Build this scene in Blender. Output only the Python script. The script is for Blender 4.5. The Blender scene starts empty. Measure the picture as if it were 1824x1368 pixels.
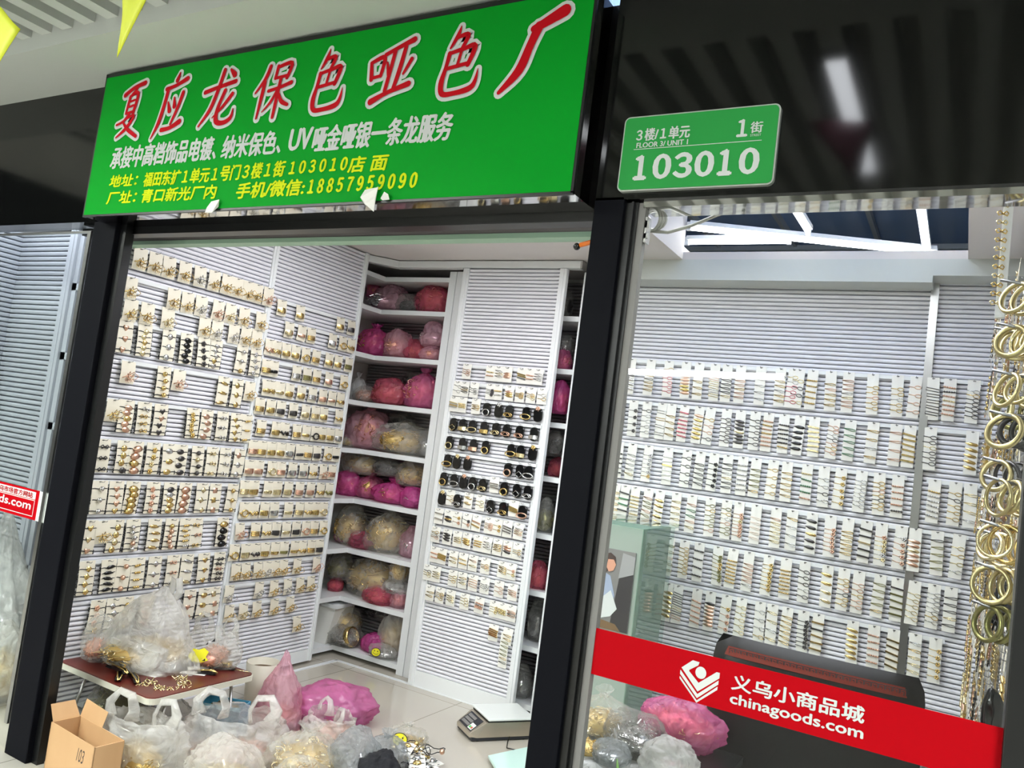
import bpy, math, random
from math import sin, cos, pi, radians
from mathutils import Vector, Matrix, Euler, noise

# ---------------------------------------------------------------- camera, world, exposure
sc = bpy.context.scene
C = bpy.context.collection
YAW, PITCH, ROLL = radians(-29.9389), radians(4.2125), radians(7.3871)
def cam_matrix():
    f = Vector((sin(YAW)*cos(PITCH), cos(YAW)*cos(PITCH), sin(PITCH)))
    r0 = Vector((cos(YAW), -sin(YAW), 0)); u0 = r0.cross(f)
    r = r0*cos(ROLL) + u0*sin(ROLL); u = -r0*sin(ROLL) + u0*cos(ROLL)
    m = Matrix((( r.x, u.x, -f.x, 0), (r.y, u.y, -f.y, 0), (r.z, u.z, -f.z, 1.5), (0, 0, 0, 1)))
    return m
cd = bpy.data.cameras.new('camera'); cd.sensor_width = 36; cd.lens = 36*1432.23/1824; cd.clip_start = .02
cam = bpy.data.objects.new('camera', cd); C.objects.link(cam); cam.matrix_world = cam_matrix(); sc.camera = cam
sc.view_settings.view_transform = 'Standard'; sc.view_settings.look = 'None'
sc.view_settings.exposure = 0.0; sc.view_settings.gamma = 1.0; sc.view_settings.use_curve_mapping = False
try: sc.cycles.transparent_max_bounces = 32
except Exception: pass
w = bpy.data.worlds.new('world'); sc.world = w; w.use_nodes = True
w.node_tree.nodes['Background'].inputs[0].default_value = (.55, .6, .65, 1)
w.node_tree.nodes['Background'].inputs[1].default_value = .04
L_SHOP, L_FILL, L_CORR, L_CFILL = 20.0, 12.5, 16.0, 56.0   # emission: shop tubes, added shop fill panels, corridor strips, added corridor fill panels

# ---------------------------------------------------------------- materials
def lin(c):
    c = c/255.0
    return c/12.92 if c <= .04045 else ((c+.055)/1.055)**2.4
def rgb(r, g, b): return (lin(r), lin(g), lin(b), 1)
MATS = {}
def mat(name, col, rough=.5, metal=0, spec=.5, bump=None, var=None, trans=0):
    m = bpy.data.materials.new(name); m.use_nodes = True
    nt = m.node_tree; b = nt.nodes['Principled BSDF']
    b.inputs['Base Color'].default_value = rgb(*col); b.inputs['Roughness'].default_value = rough
    b.inputs['Metallic'].default_value = metal; b.inputs['Specular IOR Level'].default_value = spec
    if var or bump:
        tc = nt.nodes.new('ShaderNodeTexCoord'); n = nt.nodes.new('ShaderNodeTexNoise')
        nt.links.new(tc.outputs['Object'], n.inputs['Vector'])
        n.inputs['Scale'].default_value = (var or bump)[0]; n.inputs['Detail'].default_value = 4
        if var:
            r = nt.nodes.new('ShaderNodeValToRGB'); nt.links.new(n.outputs['Fac'], r.inputs[0])
            r.color_ramp.elements[0].position = .35; r.color_ramp.elements[1].position = .65
            r.color_ramp.elements[0].color = rgb(*var[1]); r.color_ramp.elements[1].color = rgb(*col)
            nt.links.new(r.outputs[0], b.inputs['Base Color'])
        if bump:
            bp = nt.nodes.new('ShaderNodeBump'); bp.inputs['Strength'].default_value = bump[1]; bp.inputs['Distance'].default_value = .01
            nt.links.new(n.outputs['Fac'], bp.inputs['Height']); nt.links.new(bp.outputs[0], b.inputs['Normal'])
    MATS[name] = m
    return m
def emit(name, col, s):
    m = bpy.data.materials.new(name); m.use_nodes = True; nt = m.node_tree; nt.nodes.clear()
    e = nt.nodes.new('ShaderNodeEmission'); e.inputs[0].default_value = rgb(*col); e.inputs[1].default_value = s
    o = nt.nodes.new('ShaderNodeOutputMaterial'); nt.links.new(e.outputs[0], o.inputs[0]); MATS[name] = m
    return m
def film(name, col, alpha, rough=.25, wr=9.0, hi=None):
    """thin crinkled plastic: part lets light through, part scatters it"""
    m = bpy.data.materials.new(name); m.use_nodes = True; nt = m.node_tree; nt.nodes.clear(); N = nt.nodes.new; K = nt.links.new
    o = N('ShaderNodeOutputMaterial'); mx = N('ShaderNodeMixShader'); tr = N('ShaderNodeBsdfTransparent')
    tr.inputs[0].default_value = tuple(.5+.5*x for x in rgb(*col)[:3]) + (1,)
    p = N('ShaderNodeBsdfPrincipled'); p.inputs['Base Color'].default_value = rgb(*col); p.inputs['Roughness'].default_value = rough*.7; p.inputs['Coat Weight'].default_value = .6; p.inputs['Coat Roughness'].default_value = .08
    tl = N('ShaderNodeBsdfTranslucent'); tl.inputs[0].default_value = rgb(*col)
    m2 = N('ShaderNodeMixShader'); m2.inputs[0].default_value = .36; K(p.outputs[0], m2.inputs[1]); K(tl.outputs[0], m2.inputs[2])
    tc = N('ShaderNodeTexCoord'); n = N('ShaderNodeTexNoise'); n.inputs['Scale'].default_value = wr; n.inputs['Detail'].default_value = 6
    n.inputs['Distortion'].default_value = 1.2
    K(tc.outputs['Object'], n.inputs['Vector'])
    r = N('ShaderNodeMapRange'); r.inputs[1].default_value = .3; r.inputs[2].default_value = .7
    r.inputs[3].default_value = max(0, alpha-.13); r.inputs[4].default_value = min(1, alpha+.13); K(n.outputs['Fac'], r.inputs[0])
    bp = N('ShaderNodeBump'); bp.inputs['Strength'].default_value = .8; bp.inputs['Distance'].default_value = .03
    v_ = N('ShaderNodeTexVoronoi'); v_.feature = 'DISTANCE_TO_EDGE'; v_.inputs['Scale'].default_value = wr*1.6; mm = N('ShaderNodeVectorMath'); mm.operation = 'MULTIPLY_ADD'
    mm.inputs[1].default_value = (.12, .12, .12); K(n.outputs['Color'], mm.inputs[0]); K(tc.outputs['Object'], mm.inputs[2]); K(mm.outputs[0], v_.inputs['Vector'])
    ad = N('ShaderNodeMath'); ad.operation = 'ADD'; K(n.outputs['Fac'], ad.inputs[0]); K(v_.outputs['Distance'], ad.inputs[1])   # creased folds
    K(ad.outputs[0], bp.inputs['Height']); K(bp.outputs[0], p.inputs['Normal'])
    K(r.outputs[0], mx.inputs[0]); K(tr.outputs[0], mx.inputs[1]); K(m2.outputs[0], mx.inputs[2]); K(mx.outputs[0], o.inputs[0])
    MATS[name] = m
    return m
def glass(name, tint, ior=1.5):
    m = bpy.data.materials.new(name); m.use_nodes = True; nt = m.node_tree; nt.nodes.clear(); N = nt.nodes.new; K = nt.links.new
    o = N('ShaderNodeOutputMaterial'); mx = N('ShaderNodeMixShader'); tr = N('ShaderNodeBsdfTransparent'); tr.inputs[0].default_value = tint
    g = N('ShaderNodeBsdfGlossy'); g.inputs['Roughness'].default_value = .0; fr = N('ShaderNodeFresnel'); fr.inputs[0].default_value = ior
    ge = N('ShaderNodeNewGeometry'); mt = N('ShaderNodeMath'); mt.operation = 'SUBTRACT'; mt.inputs[0].default_value = 1; K(ge.outputs['Backfacing'], mt.inputs[1])
    ml = N('ShaderNodeMath'); ml.operation = 'MULTIPLY'; K(fr.outputs[0], ml.inputs[0]); K(mt.outputs[0], ml.inputs[1])   # one reflection, at the outer face
    K(ml.outputs[0], mx.inputs[0]); K(tr.outputs[0], mx.inputs[1]); K(g.outputs[0], mx.inputs[2]); K(mx.outputs[0], o.inputs[0]); MATS[name] = m
    return m
M = MATS
mat('white_slat', (226, 226, 232), .32)
mat('white_frame', (224, 227, 228), .3)
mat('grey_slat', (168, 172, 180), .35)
mat('white_paint', (226, 226, 220), .6)
mat('ceiling_paint', (214, 208, 206), .7)
mat('soffit_paint', (196, 200, 196), .65)
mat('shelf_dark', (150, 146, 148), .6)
mat('black_post', (11, 12, 18), .6, spec=.08)
mat('black_track', (10, 11, 12), .35)
mat('black_gloss', (8, 9, 8), .09, spec=.45)
mat('steel_mirror', (190, 190, 188), .04, 1)
mat('steel', (186, 186, 184), .3, 1)
mat('shutter_grey', (122, 117, 117), .5, spec=.2)
mat('rail_green', (158, 188, 166), .5, spec=.2)
mat('sign_green', (2, 146, 36), .6, spec=.08)
mat('plate_green', (40, 146, 66), .5, spec=.2)
mat('text_white', (204, 208, 206), .5, spec=.1)
mat('text_red', (186, 10, 26), .5, spec=.08)
mat('text_yellow', (206, 222, 6), .5, spec=.1)
mat('banner_red', (168, 3, 16), .5, spec=.06)
mat('plate_edge', (190, 196, 190), .3, .5)
mat('card_cream', (226, 220, 202), .55)
mat('card_white', (228, 227, 220), .5)
mat('card_kraft', (196, 172, 130), .7)
mat('gold', (214, 186, 122), .25, 1)
mat('pale_gold', (230, 214, 168), .25, 1)
mat('rose_gold', (222, 180, 156), .28, 1)
mat('silver', (206, 206, 206), .2, 1)
mat('gunmetal', (84, 82, 82), .3, .9)
mat('olive', (142, 138, 88), .3, .8)
mat('black_elastic', (16, 16, 18), .7)
mat('black_plastic', (12, 12, 13), .16)
mat('pearl', (238, 222, 208), .15)
mat('pink_enamel', (214, 120, 132), .3)
mat('green_enamel', (70, 120, 84), .3)
mat('hook_wire', (150, 150, 152), .3, 1)
mat('wood_red', (98, 36, 30), .3, var=(6, (84, 30, 25)))
mat('brass', (192, 178, 132), .3, 1)
mat('table_edge', (206, 204, 190), .4)
mat('cardboard', (196, 158, 116), .8, var=(3, (184, 146, 104)))
mat('ink', (34, 30, 34), .6)
mat('blue_plastic', (66, 142, 176), .4)
mat('pale_blue', (150, 200, 222), .4)
mat('smiley_yellow', (226, 218, 30), .5)
mat('beige_plastic', (204, 198, 182), .5)
mat('brown', (110, 84, 52), .6)
mat('scale_white', (222, 226, 222), .3)
mat('scale_steel', (196, 186, 170), .3, .7)
mat('scale_dark', (44, 46, 52), .4)
mat('display_green', (84, 180, 90), .4)
mat('display_red', (204, 96, 70), .4)
mat('chair_leather', (15, 14, 15), .4, spec=.25, bump=(30, .1))
mat('chair_band', (104, 34, 24), .6, spec=.15)
mat('black_cloth', (20, 21, 26), .9, bump=(60, .6))
mat('pennant_yellow', (196, 204, 10), .6)
mat('pennant_purple', (120, 30, 66), .6)
mat('cable_grey', (176, 176, 168), .5)
mat('void_blue', (150, 184, 236), .8)
mat('beam_grey', (200, 210, 220), .7)
mat('grout', (186, 182, 174), .6)
mat('paper', (236, 234, 230), .6)
mat('skin_tone', (206, 150, 124), .6)
mat('dull_grey', (120, 118, 116), .5)
mat('image_blue', (150, 162, 184), .5)
mat('dull_dark', (44, 40, 42), .5)
mat('image_hair', (62, 44, 38), .5)
mat('cabinet_mint', (146, 158, 148), .4)
mat('corridor_wall', (150, 150, 150), .7)
mat('pale_green', (196, 226, 216), .12)
mat('orange', (226, 120, 40), .5)
mat('leaf_green', (96, 140, 60), .5)
film('clear_film', (240, 240, 236), .26)
film('milky_film', (242, 241, 238), .44)
film('grey_film', (212, 210, 206), .26)
film('pink_film', (244, 138, 196), .42)
film('hot_pink_film', (244, 104, 190), .52)
film('pale_pink_film', (244, 196, 212), .42)
film('red_pink_film', (236, 122, 150), .40)
film('soft_pink_film', (226, 130, 186), .60, .4, 4)
film('silver_film', (222, 226, 228), .42, .12, 26)
film('white_film', (240, 240, 238), .72, .3)
glass('pane_glass', (.95, .965, .96, 1), 1.42)
glass('green_glass', (.86, .94, .91, 1))
mat('gold_core', (204, 176, 112), .45, .6)
mat('rose_core', (214, 160, 140), .45, .5)
emit('tube_glow', (255, 255, 255), L_SHOP)
emit('strip_glow', (246, 250, 255), L_CORR)
emit('shop_fill_glow', (250, 250, 255), L_FILL)
emit('corridor_fill_glow', (246, 252, 246), L_CFILL)
emit('neighbour_fill_glow', (240, 246, 255), 14.0)
emit('hung_fill_glow', (252, 252, 255), 19.0)
emit('wall_lamp_glow', (255, 255, 255), 42.0)
# tiled floor: large glossy tiles with thin joints
def floor_mat(name, base):
    m = mat(name, base, .12, spec=.5); nt = m.node_tree; b = nt.nodes['Principled BSDF']; N = nt.nodes.new; K = nt.links.new
    tc = N('ShaderNodeTexCoord'); br = N('ShaderNodeTexBrick'); K(tc.outputs['Object'], br.inputs['Vector'])
    br.offset = 0; br.inputs['Scale'].default_value = 1; br.inputs['Brick Width'].default_value = .8; br.inputs['Row Height'].default_value = .8
    br.inputs['Mortar Size'].default_value = .0025; br.inputs['Color1'].default_value = rgb(*base); br.inputs['Color2'].default_value = rgb(*[c-4 for c in base])
    br.inputs['Mortar'].default_value = rgb(*[c-60 for c in base]); K(br.outputs['Color'], b.inputs['Base Color'])
    return m
floor_mat('floor_tile', (184, 178, 166)); floor_mat('corridor_tile', (180, 176, 168))

# ---------------------------------------------------------------- mesh builder
class MB:
    def __init__(s): s.v = []; s.f = []; s.mi = []; s.sm = []
    def add(s, vs, fs, mi=0, smooth=False):
        o = len(s.v); s.v += [tuple(v) for v in vs]
        for f in fs: s.f.append(tuple(i+o for i in f)); s.mi.append(mi); s.sm.append(smooth)
        return s
    def box(s, x0, x1, y0, y1, z0, z1, mi=0):
        return s.add([(x0,y0,z0),(x1,y0,z0),(x1,y1,z0),(x0,y1,z0),(x0,y0,z1),(x1,y0,z1),(x1,y1,z1),(x0,y1,z1)],
                     [(0,3,2,1),(4,5,6,7),(0,1,5,4),(1,2,6,5),(2,3,7,6),(3,0,4,7)], mi)
    def bar(s, a, b, w, h, mi=0, up=(0,0,1)):
        a = Vector(a); b = Vector(b); d = (b-a).normalized(); u = Vector(up)
        if abs(d.dot(u)) > .98: u = Vector((1,0,0))
        r = d.cross(u).normalized()*w/2; u = r.cross(d).normalized()*h/2
        return s.add([a-r-u,a+r-u,a+r+u,a-r+u,b-r-u,b+r-u,b+r+u,b-r+u],[(0,3,2,1),(4,5,6,7),(0,1,5,4),(1,2,6,5),(2,3,7,6),(3,0,4,7)], mi)
    def tube(s, pts, r, n=6, closed=False, mi=0, flat=1.0, taper=None):
        pts = [Vector(p) for p in pts]; k = len(pts); vs = []; pr = None
        for i, p in enumerate(pts):
            if closed: t = pts[(i+1) % k]-pts[i-1]
            else: t = pts[min(i+1, k-1)]-pts[max(i-1, 0)]
            t.normalize()
            if pr is None:
                ref = Vector((0,0,1)) if abs(t.z) < .9 else Vector((0,1,0)); pr = t.cross(ref).normalized()
            pr = (pr - t*pr.dot(t)); pr = pr.normalized() if pr.length > 1e-6 else t.orthogonal().normalized()
            q = t.cross(pr); rr = r*(taper[i] if taper else 1)
            for j in range(n):
                a = 2*pi*j/n; vs.append(p + pr*cos(a)*rr + q*sin(a)*rr*flat)
        fs = []
        for i in range(k if closed else k-1):
            i2 = (i+1) % k
            for j in range(n): fs.append((i*n+j, i*n+(j+1) % n, i2*n+(j+1) % n, i2*n+j))
        if not closed: fs += [tuple(range(n))[::-1], tuple(range((k-1)*n, k*n))]
        return s.add(vs, fs, mi, True)
    def lathe(s, prof, n=16, mi=0, c=(0,0,0), axis='z'):
        vs = []; 
        for r, z in prof:
            for j in range(n):
                a = 2*pi*j/n; p = (r*cos(a), r*sin(a), z)
                if axis == 'y': p = (p[0], -p[2], p[1])
                vs.append((p[0]+c[0], p[1]+c[1], p[2]+c[2]))
        fs = [(i*n+j, i*n+(j+1) % n, (i+1)*n+(j+1) % n, (i+1)*n+j) for i in range(len(prof)-1) for j in range(n)]
        fs += [tuple(range(n))[::-1], tuple(range((len(prof)-1)*n, len(prof)*n))]
        return s.add(vs, fs, mi, True)
    def ball(s, c, r, mi=0, n=10, m=6, sc=(1,1,1)):
        vs = [(c[0]+r*sc[0]*sin(pi*i/m)*cos(2*pi*j/n), c[1]+r*sc[1]*sin(pi*i/m)*sin(2*pi*j/n), c[2]+r*sc[2]*cos(pi*i/m)) for i in range(m+1) for j in range(n)]
        fs = [(i*n+j, (i+1)*n+j, (i+1)*n+(j+1) % n, i*n+(j+1) % n) for i in range(m) for j in range(n)]
        return s.add(vs, fs, mi, True)
    def prism(s, poly, y0, y1, mi=0):
        """poly of (x,z) extruded along y"""
        n = len(poly); vs = [(x, y0, z) for x, z in poly]+[(x, y1, z) for x, z in poly]
        return s.add(vs, [tuple(range(n)), tuple(range(2*n-1, n-1, -1))]+[(i, i+n, (i+1) % n+n, (i+1) % n) for i in range(n)], mi)
    def mesh(s, name, mats, bevel=0):
        me = bpy.data.meshes.new(name); me.from_pydata(s.v, [], s.f); me.update()
        for m in mats: me.materials.append(M[m] if isinstance(m, str) else m)
        for p, i, q in zip(me.polygons, s.mi, s.sm): p.material_index = i; p.use_smooth = q
        return me
def link(name, me, parent=None, loc=(0,0,0), rot=(0,0,0), scale=(1,1,1), label=None):
    o = bpy.data.objects.new(name, me); C.objects.link(o); o.parent = parent
    o.location = loc; o.rotation_euler = rot; o.scale = scale
    if label: o['label'] = label
    return o
def part(name, mb, mats, parent, label=None, bevel=0):
    if isinstance(mats, str): mats = [mats]
    o = link(name, mb.mesh(name, mats), parent, label=label)
    if bevel:
        b = o.modifiers.new('bevel', 'BEVEL'); b.width = bevel; b.segments = 2; b.limit_method = 'ANGLE'; b.angle_limit = .6
    return o
def tag(o, label, cat, group=None, kind=None):
    o['label'] = label; o['category'] = cat
    if group: o['group'] = group
    if kind: o['kind'] = kind
    return o
def thing(name, label, cat, loc=(0,0,0), rotz=0, group=None):
    o = bpy.data.objects.new(name, None); C.objects.link(o); o.empty_display_size = .05
    o.location = loc; o.rotation_euler = (0,0,rotz)
    return tag(o, label, cat, group)
def struct(name, mb, mats, label=None):
    o = part(name, mb, mats, None); o['kind'] = 'structure'
    o['label'] = label or ('plain '+name.replace('_', ' ')+' of the shop building'); o['category'] = name.split('_')[0]
    return o
ORD = ['first','second','third','fourth','fifth','sixth','seventh','eighth','ninth','tenth','eleventh','twelfth','thirteenth','fourteenth','fifteenth','sixteenth','seventeenth','eighteenth','nineteenth','twentieth','twenty-first','twenty-second','twenty-third','twenty-fourth']
NUM = ['no','one','two','three','four','five','six','seven','eight','nine']
rnd = random.Random(7)

# ---------------------------------------------------------------- structure
YF = 2.0                                   # facade plane; the shop lies behind it
struct('floor', MB().box(-6.5, 3.2, 2.0, 5.2, -.1, 0), 'floor_tile', 'glossy beige tiled floor of the shop')
struct('floor_corridor', MB().box(-6.5, 3.2, -3.6, 2.0, -.1, 0), 'corridor_tile', 'grey tiled corridor floor before the shop')
struct('wall_left', MB().box(-3.62, -3.475, 2.215, 3.9, 0, 2.59).box(-3.9, -3.82, 3.9, 4.62, 0, 2.59), 'white_paint', 'white partition on the left of the shop')
struct('wall_back', MB().box(-3.82, .5, 4.56, 4.62, 0, 2.59), 'white_paint', 'white back wall behind shelves and slat panels')
struct('wall_right', MB().box(.192, .30, 2.1, 4.56, 0, 2.59), 'white_paint', 'white right wall hung with bangles and hair clips')
struct('ceiling', MB().box(-3.82, -1.4, 2.1, 4.56, 2.59, 2.66).box(-.07, .32, 2.1, 4.56, 2.59, 2.66).box(-1.4, -.07, 2.1, 2.55, 2.59, 2.66)
       .box(-1.4, -.07, 4.07, 4.56, 2.59, 2.63).box(-1.46, -1.4, 2.55, 4.07, 2.66, 3.0), 'ceiling_paint', 'pale ceiling with a rectangular opening above the right half')
struct('trim_1', MB().box(-1.9, -.205, 4.07, 4.24, 2.48, 2.59).box(-.205, .215, 4.07, 4.24, 2.512, 2.59), 'soffit_paint', 'pale boxed bulkhead over the right slat wall')
v = MB().box(-5, 2.5, 2.3, 8.5, 3.42, 3.47)
struct('ceiling_void', v, 'void_blue', 'dark blue underside of the market roof above the ceiling opening')
b = MB()
for i in range(9): b.bar((-3.2+i*.62, 3.0, 3.39), (-3.2+i*.62, 8.4, 3.39), .03, .05)
for i in range(4): b.bar((-5, 4.4+i*1.1, 3.36), (2.5, 4.4+i*1.1, 3.36), .03, .04)
struct('trim_2', b, 'beam_grey', 'thin roof beams in the dark ceiling void')
struct('trim_3', MB().box(-3.37, -3.345, 2.25, 4.085, 0, .006).box(-3.37, -1.95, 4.07, 4.09, 0, .006).box(-3.36, -3.35, 2.25, 4.06, 0, .004), 'white_frame', 'white strip on the floor along the panels')
# corridor shell
struct('wall_corridor', MB().box(-6.5, 3.2, -3.7, -3.6, 0, 3.2), 'corridor_wall', 'grey wall across the corridor')
struct('ceiling_corridor', MB().box(-6.5, 3.2, -3.6, 1.7, 3.06, 3.12), 'white_paint', 'white corridor ceiling above the baffles')
struct('trim_4', MB().box(-6.5, 3.2, 1.675, 2.0, 2.81, 3.12), 'soffit_paint', 'pale soffit running along the top of the shop fronts')
for i in range(48):
    o = tag(part('ceiling_baffle', MB().box(0, .066, -3.5, 1.674, 2.865, 2.98), 'soffit_paint', None), 'pale grey ceiling baffle running towards the shop fronts', 'baffle', 'ceiling baffles over the corridor')
    o.location.x = -4.43+i*.1405
# strip lights of the corridor (one is mirrored in the dark fascia)
def strip(x, y0, y1, label):
    t = thing('strip_light', label, 'light', (x, y0, 2.84))
    part('housing', MB().box(-.04, .04, -.02, y1-y0+.02, 0, .06), 'steel', t)
    part('diffuser', MB().box(-.03, .03, 0, y1-y0, -.006, 0), 'strip_glow', t)
strip(-.462, .42, 1.41, 'slim strip light in the corridor ceiling nearest the shop front')
def fill_panel(label, x, y, z, wx, wy, glow):  # glowing panel added out of view as fill light
    t = thing('fill_light', label, 'light', (x, y, z))
    part('frame', MB().box(-wx/2-.02, wx/2+.02, -wy/2-.02, -wy/2, -.006, .01).box(-wx/2-.02, wx/2+.02, wy/2, wy/2+.02, -.006, .01).box(-wx/2-.02, -wx/2, -wy/2, wy/2, -.006, .01).box(wx/2, wx/2+.02, -wy/2, wy/2, -.006, .01), 'white_frame', t)
    part('diffuser', MB().box(-wx/2, wx/2, -wy/2, wy/2, -.003, .004), glow, t)
for lb, x, y in (('added square fill light in the corridor ceiling, near and right of the window', 1.5, -.2), ('added square fill light in the corridor ceiling, far right', 1.9, -2.3), ('added square fill light in the corridor ceiling, left of the sign', -3.4, -.6),
                 ('added square fill light in the corridor ceiling, far left', -3.6, -2.5), ('added square fill light in the corridor ceiling, outermost left', -5.3, -.8)):
    fill_panel(lb, x, y, 2.86, .9, .9, 'corridor_fill_glow')  # unseen panels, added to brighten the corridor and the sign
fill_panel('added flush fill light in the shop ceiling near the left wall', -2.55, 2.85, 2.586, .5, .8, 'shop_fill_glow')  # flush panels added out of view to light the shop walls
fill_panel('added flush fill light in the shop ceiling near the middle', -1.95, 2.85, 2.586, .5, .8, 'shop_fill_glow')
fill_panel('added flush fill light in the shop ceiling close to the window', -.75, 2.33, 2.586, .9, .34, 'shop_fill_glow')
fill_panel('added hung fill light in the ceiling opening, nearer the window', -.75, 2.78, 2.67, 1.1, .2, 'hung_fill_glow')  # hung pair added out of view to light the right slat wall
fill_panel('added hung fill light in the ceiling opening, second from the window', -.75, 3.08, 2.67, 1.1, .2, 'hung_fill_glow')
fill_panel('added fill light in the ceiling of the neighbouring shop', -4.3, 2.28, 2.594, 1.1, .3, 'neighbour_fill_glow')  # unseen, added to lift the dark neighbouring shop
t = thing('tube_light', 'long tube light on the wall across the corridor', 'light', (-2.93, -2.97, 2.305))
part('tube', MB().tube([(0, 0, 0), (1.52, 0, .052)], .03, 8), 'wall_lamp_glow', t)
part('housing', MB().box(-.03, 1.55, -.6, -.03, -.06, .12), 'white_frame', t)

# ---------------------------------------------------------------- slat panels
def slat_face(wd, z0, z1, pitch=.0222):
    """ribbed panel face, local x 0..wd, front towards -y"""
    mb = MB(); n = int(round((z1-z0)/pitch)); p = (z1-z0)/n; pr = []
    for i in range(n):
        z = z0+i*p
        pr += [(-.0005, z+.0005), (-.0065, z+.0035), (-.0085, z+p*.45), (-.0065, z+p*.75), (-.003, z+p*.80), (.019, z+p*.81), (.019, z+p)]
    vs = [(0, y, z) for y, z in pr]+[(wd, y, z) for y, z in pr]; k = len(pr)
    mb.add(vs, [(i, i+k, i+1+k, i+1) for i in range(k-1)], 0, False)
    mb.box(0, wd, .0195, .022, z0, z1)
    return mb
def slat_panel(label, wd, z0, z1, loc, rotz, stile_l=.04, stile_r=.04, kick=.08, m='white_slat', fm='white_frame', pitch=.0222):
    t = thing('slat_panel', label, 'slat panel', loc, rotz)
    f = part('slat_face', slat_face(wd-stile_l-stile_r, z0+kick, z1, pitch), m, t); f.location.x = stile_l
    for a, b in ((0, stile_l), (wd-stile_r, wd)):
        if b-a > .001: part('frame_stile', MB().box(a, b, -.016, .016, z0, z1).box(a+(b-a)*.35, b-(b-a)*.35, -.02, -.014, z0, z1), fm, t, bevel=.002)
    if kick > 0: part('kick_plate', MB().box(stile_l, wd-stile_r, -.012, .016, z0, z0+kick), fm, t)
    return t
RX = radians(90)
slat_panel('tall white slat panel on the left wall, the one next to the doorpost', .94, .02, 2.585, (-3.43, 2.22, 0), RX, 0, .04, .06)
slat_panel('tall white slat panel on the left wall, the one beside the corner shelves', .745, .02, 2.585, (-3.43, 3.16, 0), RX, .0, .035, .07)
slat_panel('white sliding slat panel on the back wall with black tags and clips', .715, .004, 2.538, (-2.793, 4.085, 0), 0, .045, .045, .09)
slat_panel('wide white slat panel on the back wall behind the window', 1.71, .02, 2.5, (-1.9, 4.25, 0), 0, 0, 0, .05)
slat_panel('narrow white slat panel in the right corner behind the window', .35, .02, 2.53, (-.19, 4.25, 0), 0, .0, 0, .05)
o = part('divider_strip', MB().box(-.215, -.18, 4.222, 4.25, .02, 2.512), 'steel', None); tag(o, 'vertical brushed metal strip between the two right slat panels', 'strip')
slat_panel('white slat panel on the right wall behind bangles and clips', 1.6, .02, 2.58, (.165, 4.2, 0), -RX, 0, 0, .05)
# rail and corner shelves
t = thing('sliding_rail', 'white top rail carrying the sliding panel over the shelves', 'rail', (0, 0, 0))
part('back_rail', MB().box(-3.337, -1.996, 4.07, 4.13, 2.541, 2.584), 'white_frame', t, bevel=.003)
part('side_rail', MB().bar((-3.45, 3.93, 2.562), (-3.32, 4.09, 2.562), .05, .043), 'white_frame', t)
part('end_cap', MB().box(-1.996, -1.985, 4.068, 4.132, 2.539, 2.586), 'steel', t)
SHELF_Z = [2.247, 1.935, 1.620, 1.306, .979, .655, .344, .027]
t = thing('shelf_unit', 'white corner shelf unit stuffed with bags of hair clips', 'shelves', (0, 0, 0))
for z in SHELF_Z+[2.47]:
    part('shelf_board', MB().add([(-3.48,3.9,z),(-3.48,4.17,z),(-2.955,4.17,z),(-2.955,4.5,z),(-3.81,4.5,z),(-3.81,3.9,z),
        (-3.48,3.9,z+.03),(-3.48,4.17,z+.03),(-2.955,4.17,z+.03),(-2.955,4.5,z+.03),(-3.81,4.5,z+.03),(-3.81,3.9,z+.03)],
        [(0,5,4,3,2,1),(6,7,8,9,10,11)]+[(i,(i+1)%6,(i+1)%6+6,i+6) for i in range(6)]), 'white_frame', t)
part('upright', MB().box(-2.957, -2.905, 4.165, 4.5, 0, 2.54), 'white_frame', t, bevel=.002)
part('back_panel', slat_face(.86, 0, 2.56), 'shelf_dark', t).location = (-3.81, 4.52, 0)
t = thing('shelf_unit', 'white shelf unit behind the sliding slat panel on the back wall', 'shelves', (0, 0, 0))
for z in SHELF_Z: part('shelf_board', MB().box(-2.9, -1.86, 4.175, 4.5, z+.003, z+.033), 'white_frame', t)
for a in ((-2.9, -2.848), (-2.012, -1.965), (-1.86, -1.82)): part('upright', MB().box(a[0], a[1], 4.165, 4.5, 0, 2.54), 'white_frame', t, bevel=.002)
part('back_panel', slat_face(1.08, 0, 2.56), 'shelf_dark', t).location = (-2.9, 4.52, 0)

# ---------------------------------------------------------------- facade
t = thing('shop_post', 'thick black doorpost on the left of the shop opening', 'post', (0, 0, 0))
part('post_body', MB().box(-3.283, -3.132, 2.0, 2.09, 0, 2.24), 'black_post', t, bevel=.004)
part('door_track', MB().box(-3.14, -3.095, 2.025, 2.055, 0, 2.2).box(-3.14, -3.112, 2.055, 2.075, 0, 2.2), 'black_track', t)
t = thing('shop_post', 'black post between the shop opening and the window', 'post', (0, 0, 0))
part('post_body', MB().box(-.962, -.872, 2.0, 2.06, 0, 2.215), 'black_post', t, bevel=.003)
part('door_track', MB().box(-.872, -.835, 2.015, 2.05, 0, 2.2).box(-.852, -.846, 2.005, 2.02, 0, 2.2), 'black_track', t)
part('edge_strip', MB().box(-.838, -.815, 2.02, 2.045, 0, 2.2), 'dull_grey', t, 'dull grey metal strip on the window side of the post')
t = thing('shop_post', 'black post at the right edge of the window', 'post', (0, 0, 0))
part('post_body', MB().box(.104, .42, 2.0, 2.09, 0, 2.21), 'black_track', t, bevel=.003)
struct('trim_5', MB().box(-6.5, -3.2, 2.0, 2.1, 2.205, 2.82), 'black_gloss', 'dark glossy fascia panel left of the green sign')
struct('trim_6', MB().box(-.96, 1.6, 2.0, 2.1, 2.205, 2.82), 'black_gloss', 'dark glossy fascia panel over the window')
struct('trim_7', MB().box(-3.2, -.96, 2.062, 2.12, 2.198, 2.82), 'black_track', 'dark backing board behind the green sign')
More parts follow.
